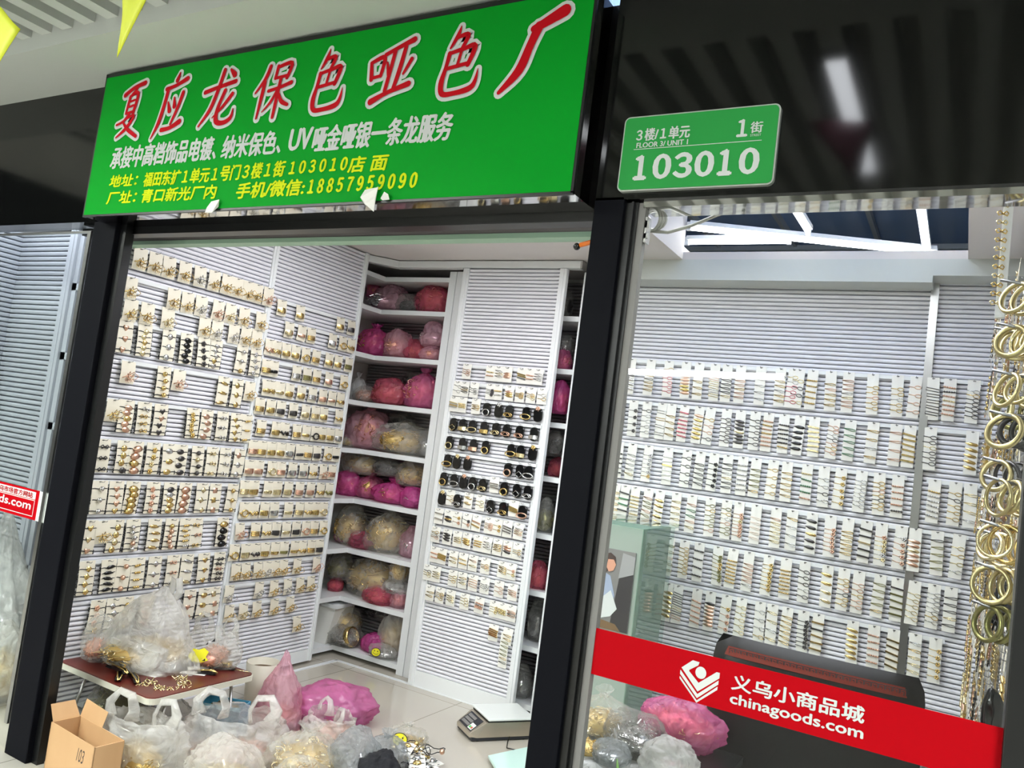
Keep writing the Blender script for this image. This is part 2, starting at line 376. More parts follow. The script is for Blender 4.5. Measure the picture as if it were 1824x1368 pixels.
struct('trim_9', MB().box(.42, 3.2, 2.0, 2.06, 0, 2.206), 'black_track', 'dark panel closing the shop front right of the window')
struct('trim_8', MB().box(-.82, .11, 2.012, 2.1, 2.185, 2.206), 'steel_mirror', 'polished steel underside above the window glass')
t = thing('door_header', 'black door header with grey shutter slat and pale green rail', 'header', (0, 0, 0))
part('header_beam', MB().box(-3.46, -.955, 2.062, 2.12, 2.166, 2.197), 'black_track', t)
part('shutter_slat', MB().box(-3.46, -.9, 2.24, 2.29, 2.189, 2.245), 'shutter_grey', t, bevel=.006)
part('green_rail', MB().box(-3.425, -.9, 2.235, 2.29, 2.172, 2.189), 'rail_green', t, 'pale green aluminium rail')
o = tag(part('window_glass', MB().box(-.835, .11, 2.026, 2.034, 0, 2.19), 'pane_glass', None), 'large clear window pane right of the middle post', 'glass'); o['kind'] = 'structure'; o.name = 'window_1'
o = tag(part('window_2', MB().box(-6.4, -3.29, 2.026, 2.034, 0, 2.19), 'pane_glass', None), 'clear glass pane of the neighbouring shop on the left', 'glass'); o['kind'] = 'structure'
tag(part('glass_edge', MB().box(-3.345, -3.322, 2.016, 2.025, .1, 2.17).box(-6.4, -3.322, 2.018, 2.03, 2.163, 2.172), 'steel', None), 'thin bright edge strip around the neighbouring glass pane', 'trim')
# ---------------------------------------------------------------- lettering
def text_mesh(s, bold=0, shear=0):
    c = bpy.data.curves.new('txt', 'FONT'); c.body = s; c.size = 1; c.offset = bold; c.shear = shear; c.resolution_u = 3
    o = bpy.data.objects.new('txt', c); C.objects.link(o)
    dg = bpy.context.evaluated_depsgraph_get(); dg.update()
    me = bpy.data.meshes.new_from_object(o.evaluated_get(dg)); bpy.data.objects.remove(o); bpy.data.curves.remove(c)
    return me
def text(name, s, m, parent, x0, x1, z0, z1, y, bold=0, shear=0, label=None):
    """flat lettering fitted into the box x0..x1, z0..z1, facing -y at depth y"""
    me = text_mesh(s, 0, shear)
    xs = [v.co.x for v in me.vertices]; ys = [v.co.y for v in me.vertices]; a, b, c, d = min(xs), max(xs), min(ys), max(ys)
    for v in me.vertices:
        v.co = (x0+(v.co.x-a)/(b-a)*(x1-x0), y, z0+(v.co.y-c)/(d-c)*(z1-z0))
    if bold > 0:   # heavier strokes: shifted copies of the same letters, each a hair in front of the last
        mb = MB(); d = bold*(z1-z0)*1.15; F = [tuple(p.vertices) for p in me.polygons]; V = [v.co.copy() for v in me.vertices]
        for k, (dx, dz) in enumerate(((0, 0), (d, 0), (-d, 0), (0, d*.7), (0, -d*.7))): mb.add([(v.x+dx, v.y-.00025*k, v.z+dz) for v in V], F)
        bpy.data.meshes.remove(me); return link(name, mb.mesh(name, [m]), parent, label=label)
    me.materials.clear(); me.materials.append(M[m])
    return link(name, me, parent, label=label)
def stroke(mb, pts, grow, y, box, mi=0):
    x0, x1, z0, z1 = box; sx, sz = x1-x0, z1-z0; unit = (sx+sz)/2*.92
    # resample with Catmull-Rom so that brush strokes bend softly
    P = [Vector((x0+p[0]*sx, z0+p[1]*sz, p[2]*unit*.5)) for p in pts]; Q = []
    for i in range(len(P)-1):
        a = P[max(i-1, 0)]; b = P[i]; c = P[i+1]; d = P[min(i+2, len(P)-1)]
        for k in range(5):
            t = k/5; Q.append(.5*((2*b)+(c-a)*t+(2*a-5*b+4*c-d)*t*t+(3*b-a-3*c+d)*t**3))
    Q.append(P[-1]); L = []; R = []; n = len(Q)
    for i in range(n):
        d = Q[min(i+1, n-1)]-Q[max(i-1, 0)]; d = Vector((d.x, d.y)).normalized(); nn = Vector((-d.y, d.x)); w = max(Q[i].z, .001)+grow
        p = Vector((Q[i].x, Q[i].y)); L.append(p+nn*w); R.append(p-nn*w)
    vs = [(p.x, y, p.y) for p in L]+[(p.x, y, p.y) for p in R]
    mb.add(vs, [(i, i+1, n+i+1, n+i) for i in range(n-1)], mi)
    for q, in ((Q[0],), (Q[-1],)):
        w = max(q.z, .001)+grow
        mb.add([(q.x+w*cos(2*pi*j/12), y-.00012, q.y+w*sin(2*pi*j/12)) for j in range(12)], [tuple(range(12))], mi)
SE = [[(.42,1,.03),(.36,.86,.10),(.22,.70,.05)],[(.36,.84,.08),(.62,.86,.10),(.50,.66,.08)],[(.22,.62,.08),(.55,.66,.09),(.82,.68,.11),(.70,.42,.10)],
      [(.22,.62,.10),(.17,.42,.09),(.10,.20,.12),(.16,.04,.11),(.45,.03,.10),(.80,.07,.12),(.92,.16,.09),(.96,.34,.02)],[(.50,.62,.07),(.44,.42,.07)],[(.20,.40,.08),(.45,.42,.08),(.70,.44,.08)]]
BRUSH = dict(
 xia=[[(.18,.80,.12),(.50,.92,.10),(.88,.98,.12)],[(.62,.90,.08),(.44,.78,.08),(.36,.74,.05)],[(.40,.76,.09),(.36,.60,.09),(.32,.44,.07)],[(.40,.76,.07),(.68,.80,.10),(.60,.44,.10)],
   [(.44,.66,.06),(.60,.68,.06)],[(.42,.56,.06),(.58,.58,.06)],[(.34,.44,.06),(.60,.46,.08)],[(.48,.44,.08),(.30,.30,.08),(.04,.24,.06)],[(.36,.34,.07),(.66,.38,.08),(.44,.16,.10),(.10,.0,.05)],[(.30,.26,.06),(.52,.12,.10),(.86,-.02,.09)]],
 ying=[[(.66,.99,.05),(.60,.88,.11)],[(.30,.76,.09),(.60,.80,.08),(.92,.88,.11)],[(.36,.76,.10),(.30,.50,.10),(.20,.22,.10),(.02,-.02,.03)],[(.42,.54,.05),(.50,.40,.11)],[(.60,.60,.05),(.64,.46,.11)],[(.86,.66,.10),(.76,.44,.09),(.60,.18,.06)],[(.34,.10,.10),(.60,.12,.09),(.88,.20,.12)]],
 long=[[(.08,.62,.10),(.45,.68,.09),(.92,.74,.10)],[(.56,.97,.10),(.46,.66,.10),(.30,.30,.10),(.03,.02,.05)],[(.66,.60,.10),(.52,.30,.10),(.52,.08,.12),(.72,.03,.10),(.92,.10,.10),(.96,.26,.03)],[(.74,.96,.06),(.86,.86,.13)],[(.88,.52,.10),(.66,.32,.08),(.40,.14,.03)]],
 bao=[[(.36,.96,.10),(.26,.74,.10),(.03,.50,.05)],[(.26,.68,.10),(.22,.40,.10),(.16,.02,.06)],[(.58,.94,.09),(.54,.72,.08)],[(.58,.92,.08),(.94,.96,.10),(.86,.70,.09)],[(.54,.72,.07),(.86,.74,.08)],[(.40,.50,.08),(.70,.54,.08),(1.0,.60,.10)],[(.70,.70,.09),(.66,.36,.10),(.62,.0,.08)],[(.64,.48,.08),(.50,.28,.07),(.30,.12,.03)],[(.68,.46,.06),(.80,.28,.10),(.98,.20,.08)]],
 se=SE, ya=[[(.06,.70,.08),(.10,.42,.10)],[(.06,.70,.08),(.34,.76,.10),(.30,.46,.08)],[(.10,.44,.07),(.30,.46,.07)],[(.36,.80,.09),(.66,.90,.09),(.94,.98,.12)],[(.56,.84,.09),(.50,.50,.09),(.44,.20,.09)],[(.78,.88,.09),(.70,.50,.10),(.62,.22,.09)],[(.42,.66,.05),(.48,.46,.09)],[(.94,.66,.09),(.80,.44,.06)],[(.16,.04,.13),(.50,.16,.09),(.94,.26,.12)]],
 chang=[[(.48,.80,.11),(.66,.86,.15),(.94,.97,.19)],[(.56,.82,.16),(.46,.60,.14),(.32,.28,.15),(.04,.03,.07)]])
# ---------------------------------------------------------------- green sign over the door
t = thing('shop_sign', 'big green shop sign with red brush characters over the opening', 'sign', (0, 0, 0))
part('sign_box', MB().box(-3.207, -.985, 1.912, 2.06, 2.196, 2.797), 'steel_mirror', t, 'polished steel box of the sign')
part('sign_frame', MB().box(-3.212, -.984, 1.903, 1.914, 2.783, 2.800).box(-3.212, -3.203, 1.903, 1.914, 2.196, 2.8).box(-.992, -.984, 1.903, 1.914, 2.196, 2.8).box(-3.212, -.984, 1.903, 1.914, 2.193, 2.201), 'black_track', t)
part('sign_face', MB().box(-3.203, -.992, 1.902, 1.913, 2.201, 2.783), 'sign_green', t, 'green printed sign face')
BOX = dict(xia=(-3.083,-2.915,2.515,2.735), ying=(-2.85,-2.665,2.498,2.748), long=(-2.58,-2.39,2.515,2.732), bao=(-2.298,-2.12,2.518,2.717), se=(-2.02,-1.873,2.518,2.735), ya=(-1.778,-1.592,2.52,2.722), se2=(-1.492,-1.342,2.516,2.735), chang=(-1.272,-1.065,2.5,2.735))
for k, bx in BOX.items():
    S = BRUSH[k.strip('2')]
    mb = MB()
    for i, s in enumerate(S): stroke(mb, s, .0115, 1.9005-.0002*i, bx)
    part('character_outline', mb, 'text_white', t)
    mb = MB()
    for i, s in enumerate(S): stroke(mb, s, -.0005, 1.8980-.00025*i, bx)
    part('red_character', mb, 'text_red', t)
Y = 1.9005
text('white_lettering', '承接中高档饰品电镀、', 'text_white', t, -3.078, -2.455, 2.386, 2.474, Y, .03, .12)
text('white_lettering', '纳米保色、', 'text_white', t, -2.424, -2.128, 2.386, 2.47, Y, .03, .12)
text('white_lettering', 'UV', 'text_white', t, -2.088, -1.985, 2.392, 2.466, Y, .04, .1)
text('white_lettering', '哑金哑银一条龙服务', 'text_white', t, -1.978, -1.414, 2.378, 2.466, Y, .03, .12)
text('yellow_lettering', '地址：', 'text_yellow', t, -3.062, -2.885, 2.310, 2.358, Y, .035, .12)
text('yellow_lettering', '福田东扩１单元１号门３楼１街', 'text_yellow', t, -2.846, -2.09, 2.302, 2.358, Y, .035, .12)
text('yellow_lettering', '１０３０１０', 'text_yellow', t, -2.068, -1.812, 2.308, 2.351, Y, .05, .12)
text('yellow_lettering', '店 面', 'text_yellow', t, -1.805, -1.642, 2.298, 2.350, Y, .035, .12)
text('yellow_lettering', '厂址：', 'text_yellow', t, -3.062, -2.875, 2.240, 2.290, Y, .035, .12)
text('yellow_lettering', '青口新光厂内', 'text_yellow', t, -2.84, -2.418, 2.238, 2.290, Y, .035, .12)
text('yellow_lettering', '手机/微信:', 'text_yellow', t, -2.312, -1.985, 2.232, 2.288, Y, .035, .12)
text('yellow_lettering', '１８８５７９５９０９０', 'text_yellow', t, -1.968, -1.52, 2.236, 2.283, Y, .05, .12)
# scraps of tape and paper on the sign's lower edge
def scrap(name, label, pts, y, m):
    mb = MB(); n = len(pts)
    mb.add([(x, y-.012*abs(sin(i*2.1)), z) for i, (x, z) in enumerate(pts)]+[(x, y+.0015-.012*abs(sin(i*2.1)), z) for i, (x, z) in enumerate(pts)],
           [tuple(range(n)), tuple(range(2*n-1, n-1, -1))]+[(i, i+n, (i+1) % n+n, (i+1) % n) for i in range(n)])
    tag(part(name, mb, m, None), label, 'scrap')
scrap('tape_scrap', 'torn bit of pale tape stuck to the lower left edge of the green sign', [(-2.452,2.205),(-2.42,2.222),(-2.38,2.228),(-2.392,2.205),(-2.41,2.18),(-2.445,2.182)], 1.897, 'paper')
scrap('paper_scrap', 'torn paper scrap with pen marks hanging under the phone number', [(-1.716,2.236),(-1.655,2.238),(-1.66,2.205),(-1.668,2.163),(-1.70,2.185),(-1.722,2.208)], 1.896, 'paper')
scrap('paper_scrap', 'small curled white paper scrap just right of the larger torn one', [(-1.648,2.205),(-1.628,2.222),(-1.612,2.214),(-1.612,2.2),(-1.63,2.195)], 1.896, 'paper')
# ---------------------------------------------------------------- number plate
t = thing('number_plate', 'green shop number plate with white figures on the dark fascia', 'sign', (0, 0, 0))
def rrect(x0, x1, z0, z1, r, n=5):
    p = []
    for cx, cz, a0 in ((x1-r, z1-r, 0), (x0+r, z1-r, 90), (x0+r, z0+r, 180), (x1-r, z0+r, 270)):
        for i in range(n+1): a = radians(a0+90*i/n); p.append((cx+r*cos(a), cz+r*sin(a)))
    return p
part('plate_edge', MB().prism(rrect(-.893, -.473, 2.223, 2.434, .016), 1.986, 2.0), 'plate_edge', t, 'pale metal edge of the plate')
part('plate_face', MB().prism(rrect(-.889, -.477, 2.227, 2.430, .013), 1.984, 1.99), 'plate_green', t)
Y = 1.9835
text('white_lettering', '３楼/１单元', 'text_white', t, -.852, -.703, 2.362, 2.396, Y, .03)
text('white_lettering', 'FLOOR 3/ UNIT 1', 'text_white', t, -.849, -.705, 2.343, 2.357, Y, .03)
text('white_lettering', '１', 'text_white', t, -.576, -.552, 2.353, 2.397, Y, .04)
text('white_lettering', '街', 'text_white', t, -.543, -.513, 2.360, 2.389, Y, .025)
text('white_lettering', 'STREET', 'text_white', t, -.542, -.515, 2.351, 2.357, Y, 0)
part('dividing_line', MB().box(-.856, -.512, 1.983, 1.9838, 2.3385, 2.3400), 'text_white', t)
for i, ch in enumerate('１０３０１０'):
    x = -.849+i*.0578
    text('white_figure', ch, 'text_white', t, x+(.004 if ch == '１' else 0), x+(.034 if ch == '１' else .044), 2.254, 2.319, Y, .055)
# ---------------------------------------------------------------- red banners on the glass
t = thing('red_banner', 'red adhesive banner with white emblem and lettering across the window pane', 'banner', (0, 0, 0))
part('banner_film', MB().box(-.838, .105, 2.0235, 2.0245, .929, 1.048), 'banner_red', t)
E_ = MB(); yy = 2.0228
def ep(*p): E_.add([(x, yy, z) for x, z in p], [tuple(range(len(p)))])
cx, lx = -.531, -.580
# emblem: a head over three nested open-book chevrons
ep((lx+.002,1.004),(cx-.021,1.028),(cx-.004,1.027),(cx-.006,1.019),(cx-.027,1.003),(cx-.027,1.000),(cx-.001,.978),(cx-.001,.957))
ep((cx-.001,.957),(cx-.001,.978),(cx+.040,1.014),(cx+.048,1.014),(cx+.048,1.001))
ep((lx,.998),(lx,.988),(cx-.001,.941),(cx-.001,.951)); ep((cx-.001,.941),(cx+.047,.986),(cx+.047,.996),(cx-.001,.951))
ep((lx,.983),(lx,.977),(cx-.001,.930),(cx-.001,.936)); ep((cx-.001,.930),(cx+.046,.973),(cx+.046,.981),(cx-.001,.936))
ep(*[(cx+.002+.0135*cos(2*pi*i/24), 1.003+.0145*sin(2*pi*i/24)) for i in range(24)])
part('emblem', E_, 'text_white', t)
text('white_lettering', '义乌小商品城', 'text_white', t, -.452, -.158, .984, 1.020, yy, .03)
text('white_lettering', 'chinagoods.com', 'text_white', t, -.452, -.157, .944, .975, yy, .03)
t = thing('red_banner', 'red adhesive banner end with white strip on the neighbouring glass pane', 'banner', (0, 0, 0))
part('banner_film', MB().box(-4.4, -3.378, 2.0235, 2.0245, .922, 1.046), 'banner_red', t)
part('white_strip', MB().box(-3.80, -3.405, 2.0228, 2.0234, 1.006, 1.037), 'text_white', t)
text('red_lettering', '义乌市场官方网站', 'banner_red', t, -3.72, -3.425, 1.010, 1.033, 2.0222, .03)
text('white_lettering', 'chinagoods.com', 'text_white', t, -3.99, -3.428, .950, .994, yy, .03)
fr = MB()
for z in (.934, 1.0): fr.box(-4.1, -3.405, 2.0228, 2.0233, z, z+.003)
fr.box(-3.408, -3.405, 2.0228, 2.0233, .934, 1.0)
part('thin_border', fr, 'text_white', t)
tag(part('sticker_card', MB().box(-3.377, -3.275, 2.0215, 2.0225, .922, 1.046), 'text_white', None), 'square white sticker at the right end of the neighbouring red banner', 'sticker')
# ---------------------------------------------------------------- pennants in the corridor
def pennant(label, a, b, c, m, group=None):
    mb = MB(); a, b, c = Vector(a), Vector(b), Vector(c); n = 8; vs = []; fs = []
    off = (b-a).cross(c-a).normalized()
    for i in range(n+1):
        for j in range(n+1-i):
            u, v_ = j/n, i/n; p = a+(b-a)*u+(c-a)*v_; vs.append(p+off*.012*sin(u*5+v_*4))
    idx = {}; k = 0
    for i in range(n+1):
        for j in range(n+1-i): idx[i, j] = k; k += 1
    for i in range(n):
        for j in range(n-i):
            fs.append((idx[i,j], idx[i,j+1], idx[i+1,j]))
            if j < n-i-1: fs.append((idx[i,j+1], idx[i+1,j+1], idx[i+1,j]))
    mb.add(vs, fs, 0, True)
    o = tag(part('pennant', mb, m, None), label, 'pennant', group)
    s = o.modifiers.new('solid', 'SOLIDIFY'); s.thickness = .001
    return o
pennant('yellow triangular pennant pointing down before the green sign top', (-1.730, 1.0, 2.46), (-1.515, 1.0, 2.42), (-1.645, 1.0, 2.212), 'pennant_yellow')
pennant('yellow triangular pennant at the upper left edge of the view', (-2.325, 1.0, 2.50), (-2.05, 1.0, 2.335), (-2.145, 1.0, 2.235), 'pennant_yellow')
pennant('dark purple pennant hanging under the nearest corridor strip light', (-.60, 1.08, 2.79), (-.38, 1.08, 2.78), (-.40, 1.1, 2.55), 'pennant_purple')
tag(part('bunting_string', MB().tube([(-6, .98, 2.9), (-2.3, 1.0, 2.505), (-2.05, 1.0, 2.5), (-1.73, 1.0, 2.466), (-1.5, 1.0, 2.48), (0, 1.08, 2.80), (2.5, 1.1, 2.84)], .0015, 4), 'paper', None), 'thin white string carrying the corridor pennants', 'string')
# ---------------------------------------------------------------- cards of hair accessories on the slat walls
# rows of cards: (height of the card centres, positions along the wall)
ROWS_L1 = [
  (2.120, [2.318, 2.400, 2.476, 2.568, 2.656, 2.746, 2.830, 2.898, 2.971, 3.036, 3.115]),
  (1.976, [2.291, 2.528, 2.608, 2.692, 2.800, 2.881, 2.971, 3.089]),
  (1.877, [2.313, 2.401, 2.512, 2.731, 2.812, 2.919, 3.004, 3.079]),
  (1.752, [2.304, 2.404, 2.538, 2.641, 2.745, 2.824, 2.997, 3.092]),
  (1.570, [2.350, 2.543, 2.631, 2.907, 3.001, 3.086]),
  (1.388, [2.310, 2.376, 2.468, 2.560, 2.747, 2.835, 2.935, 3.025, 3.100]),
  (1.199, [2.288, 2.397, 2.460, 2.552, 2.640, 2.711, 2.812, 2.905, 2.990, 3.088]),
  (1.010, [2.307, 2.390, 2.478, 2.587, 2.682, 2.773, 2.877, 2.960, 3.078]),
  (0.830, [2.291, 2.353, 2.423, 2.510, 2.628, 2.725, 2.808, 2.874, 3.044]),
  (0.646, [2.310, 2.416, 2.496, 2.569, 2.663, 2.769, 2.853, 2.955, 3.058]),
  (0.462, [2.397, 2.476, 2.540, 2.654, 2.904, 2.993, 3.059]),
]
ROWS_L2 = [
  (2.081, [3.223, 3.369, 3.715, 3.817]),
  (1.970, [3.306, 3.407, 3.483, 3.669, 3.760, 3.841]),
  (1.849, [3.181, 3.232, 3.305, 3.382, 3.462, 3.552, 3.664, 3.746, 3.843]),
  (1.735, [3.178, 3.233, 3.411, 3.497, 3.579, 3.687, 3.821]),
  (1.625, [3.202, 3.234, 3.304, 3.379, 3.473, 3.566, 3.655, 3.737, 3.814]),
  (1.519, [3.173, 3.255, 3.333, 3.430, 3.531, 3.613, 3.686, 3.822]),
  (1.399, [3.208, 3.320, 3.387, 3.480, 3.560, 3.634, 3.697, 3.770, 3.844]),
  (1.284, [3.171, 3.237, 3.307, 3.380, 3.453, 3.529, 3.600, 3.674, 3.772, 3.844]),
  (1.175, [3.165, 3.236, 3.332, 3.403, 3.495, 3.583, 3.666, 3.751, 3.833]),
  (1.062, [3.155, 3.222, 3.327, 3.397, 3.484, 3.575, 3.668, 3.753, 3.831]),
  (0.943, [3.175, 3.242, 3.323, 3.396, 3.507, 3.599, 3.671, 3.735, 3.806]),
  (0.829, [3.164, 3.278, 3.360, 3.435, 3.512, 3.593, 3.674, 3.748, 3.826]),
  (0.714, [3.151, 3.230, 3.300, 3.373, 3.449, 3.520, 3.606, 3.668, 3.745, 3.816]),
  (0.607, [3.181, 3.250, 3.338, 3.406, 3.470, 3.538, 3.647, 3.811]),
  (0.492, [3.159, 3.372, 3.484, 3.591, 3.693, 3.786]),
  (0.384, [3.180, 3.277, 3.375, 3.508, 3.634]),
  (0.260, [3.714]),
]
ROWS_BP = [
  (1.890, [-2.660, -2.494, -2.435, -2.376, -2.280, -2.227, -2.171]),
  (1.781, [-2.709, -2.660, -2.590, -2.478, -2.427, -2.346, -2.277, -2.199, -2.131]),
  (1.685, [-2.723, -2.661, -2.565, -2.485, -2.400, -2.328, -2.214, -2.142]),
  (1.574, [-2.703, -2.637, -2.567, -2.484, -2.404, -2.329, -2.243, -2.149]),
  (1.463, [-2.712, -2.619, -2.541, -2.455, -2.283, -2.218, -2.142]),
  (1.353, [-2.709, -2.642, -2.567, -2.287, -2.210, -2.149]),
  (1.242, [-2.718, -2.646, -2.576, -2.511, -2.442, -2.369, -2.295, -2.214, -2.142]),
  (1.127, [-2.713, -2.658, -2.606, -2.530, -2.445, -2.373, -2.287, -2.221, -2.161]),
  (1.006, [-2.723, -2.651, -2.590, -2.520, -2.452, -2.368, -2.310, -2.245, -2.171]),
  (0.895, [-2.728, -2.643, -2.572, -2.503, -2.427, -2.363, -2.293, -2.228, -2.163]),
  (0.777, [-2.717, -2.660, -2.580, -2.511, -2.442, -2.358, -2.242, -2.185]),
  (0.666, [-2.747, -2.685, -2.567, -2.501, -2.425, -2.345, -2.250, -2.161]),
  (0.551, [-2.712, -2.638, -2.563, -2.466, -2.363, -2.265, -2.208, -2.153]),
  (0.421, [-2.250, -2.155, -2.170]),
]
ROWS_R = [
  (1.953, [-1.678, -1.562, -1.459, -1.362, -1.289, -1.203, -1.137, -1.066, -0.963, -0.864, -0.799, -0.771, -0.707, -0.622, -0.539, -0.430, -0.321, -0.241, -0.170, -0.100, -0.003]),
  (1.719, [-1.713, -1.636, -1.557, -1.469, -1.416, -1.343, -1.261, -1.200, -1.115, -1.042, -0.967, -0.899, -0.823, -0.745, -0.678, -0.583, -0.509, -0.407, -0.307, -0.248, -0.162, 0.008]),
  (1.480, [-1.692, -1.612, -1.518, -1.406, -1.301, -1.228, -1.155, -1.083, -1.005, -0.937, -0.851, -0.784, -0.688, -0.609, -0.530, -0.438, -0.360, -0.279, -0.126, -0.041, 0.018]),
  (1.246, [-1.727, -1.683, -1.626, -1.567, -1.490, -1.425, -1.333, -1.248, -1.149, -1.064, -1.000, -0.912, -0.814, -0.736, -0.642, -0.557, -0.477, -0.395, -0.330, -0.245, -0.186, -0.097, -0.008]),
  (1.006, [-1.448, -1.403, -1.341, -1.261, -1.181, -1.083, -1.003, -0.924, -0.826, -0.742, -0.654, -0.548, -0.473, -0.407, -0.315, -0.242, -0.169, -0.090, -0.023]),
  (0.770, [-1.456, -1.396, -1.321, -1.267, -1.166, -1.095, -1.012, -0.936, -0.844, -0.784, -0.712, -0.637, -0.568, -0.414, -0.322, -0.238, -0.148, -0.066]),
]
CARD = {}
def card_mesh(w, h, m='card_cream'):
    k = (w, h, m)
    if k not in CARD:
        mb = MB(); n = 6; vs = []
        for i in range(n+1):
            z = .008-h*i/n; y = -.004*sin(pi*i/n)
            vs += [(-w/2, y, z), (w/2, y, z), (w/2, y+.0012, z), (-w/2, y+.0012, z)]
        fs = [(0,3,2,1), (4*n,4*n+1,4*n+2,4*n+3)]
        for i in range(n):
            for j in range(4): a = 4*i+j; b = 4*i+(j+1) % 4; fs.append((a, b, b+4, a+4))
        mb.add(vs, fs); mb.box(-.006, .006, -.002, .0, .001, .004, 1)
        CARD[k] = mb.mesh('backing_card', [m, 'black_elastic'])
    return CARD[k]
LIB = {}
def lib(key, make, mats):
    k = (key, tuple(mats))
    if k not in LIB: LIB[k] = make().mesh(key, list(mats))
    return LIB[k]
def m_elastic(w=.075):
    def f():
        mb = MB(); a = w*.56
        mb.tube([(-a, 0, -.001), (-a*.6, -.004, .001), (0, -.005, -.002), (a*.6, -.004, .001), (a, 0, -.001)], .0021, 5)
        for sx in (-1, 1):
            mb.tube([(sx*a*.9, .001, .006), (sx*a*1.02, .001, .001), (sx*a*.9, .001, -.004), (sx*a*1.02, .001, -.009), (sx*a*.9, .001, -.013)], .0027, 5)
        return mb
    return f
def flatshape(pts, d=.004):
    def f():
        mb = MB(); n = len(pts); cx = sum(p[0] for p in pts)/n; cz = sum(p[1] for p in pts)/n
        vs = [(x, -.004, z) for x, z in pts]+[(cx+(x-cx)*.72, -.004-d, cz+(z-cz)*.72) for x, z in pts]+[(cx, -.0045-d, cz)]
        fs = [(i, (i+1) % n, n+(i+1) % n, n+i) for i in range(n)]+[(n+i, n+(i+1) % n, 2*n) for i in range(n)]
        mb.add(vs, fs, 0, True); return mb
    return f
def circ(rx, rz, n=14, ph=0): return [(rx*cos(2*pi*i/n+ph), rz*sin(2*pi*i/n+ph)) for i in range(n)]
def o_flower():
    mb = MB()
    for i in range(5): mb.ball((.007*cos(2*pi*i/5), -.006, .007*sin(2*pi*i/5)), .0055, n=7, m=4, sc=(1, .5, 1))
    mb.ball((0, -.009, 0), .004, n=7, m=4); return mb
def o_beads():
    mb = MB()
    for i in (-1, 0, 1): mb.ball((i*.009, -.007, 0), .0052, n=8, m=5)
    return mb
def o_bow():
    mb = MB()
    for s in (-1, 1): mb.tube([(0, -.006, 0), (s*.009, -.009, .008), (s*.016, -.007, .003), (s*.012, -.008, -.005), (0, -.006, 0)], .0022, 5)
    return mb
HEART = [(0, -.013), (.009, -.003), (.013, .005), (.008, .010), (0, .006), (-.008, .010), (-.013, .005), (-.009, -.003)]
ORN = dict(round_disc=flatshape(circ(.0125, .0125)), oval_plate=flatshape(circ(.017, .011)), bead=lambda: MB().ball((0, -.009, 0), .0095, n=12, m=8), heart=flatshape(HEART),
           leaf=flatshape([(-.022, .002), (-.008, .008), (.010, .007), (.024, -.003), (.006, -.006), (-.010, -.005)]), square_plate=flatshape([(-.011, -.011), (.011, -.011), (.011, .011), (-.011, .011)]),
           diamond=flatshape([(-.014, 0), (0, -.013), (.014, 0), (0, .013)]), flower=o_flower, bead_row=o_beads, bow=o_bow, wide_dome=flatshape(circ(.021, .014), .010))
def m_cuff(kind):
    def f():
        mb = MB(); W, H, n = .046, .021, 12
        if kind == 'ringed':
            for k in range(4):
                mb.tube([(-W/2+W*i/n, -.003-.013*sin(pi*i/n), -.0075+k*.005) for i in range(n+1)], .0023, 5)
        elif kind == 'ring':
            mb.tube([(.014*cos(2*pi*i/16), -.012-.003*cos(2*pi*i/16), .012*sin(2*pi*i/16)) for i in range(16)], .0034, 6, True)
            mb.tube([(-.023, -.003, 0), (-.014, -.010, 0)], .003, 5); mb.tube([(.023, -.003, 0), (.014, -.010, 0)], .003, 5)
        elif kind == 'wave':
            mb.tube([(-W/2+W*i/n, -.003-.012*sin(pi*i/n), .006*sin(i*1.6)) for i in range(n+1)], .0042, 6)
        else:
            hh = H/2 if kind == 'wide' else H/3.4
            vs = []
            for i in range(n+1):
                x = -W/2+W*i/n; y = -.003-.014*sin(pi*i/n); e = hh*(.8+.2*sin(pi*i/n)); vs += [(x, y, -e), (x, y-.002, 0), (x, y, e)]
            fs = []
            for i in range(n): fs += [(3*i, 3*i+3, 3*i+4, 3*i+1), (3*i+1, 3*i+4, 3*i+5, 3*i+2)]
            mb.add(vs, fs, 0, True)
        return mb
    return f
def m_claw(seed):
    def f():
        r = random.Random(seed); mb = MB()
        for k in range(3):
            s = (-1, 1, 0)[k]; a = .026+r.random()*.008
            mb.tube([(0, -.006, 0), (s*a*.6+r.uniform(-.006, .006), -.026, .012+.004*k), (s*a, -.034, -.004), (s*a*.8, -.020, -.016), (s*.2*a, -.012, -.020+.005*k), (0, -.006, 0)], .0017, 5)
        mb.tube([(-.026, -.006, -.004), (-.010, -.024, .005), (.012, -.024, -.002), (.028, -.008, .006)], .0026, 6)
        for i in range(5): mb.tube([(-.018+.009*i, -.010, -.012), (-.018+.009*i, -.022, -.026)], .0013, 4)
        return mb
    return f
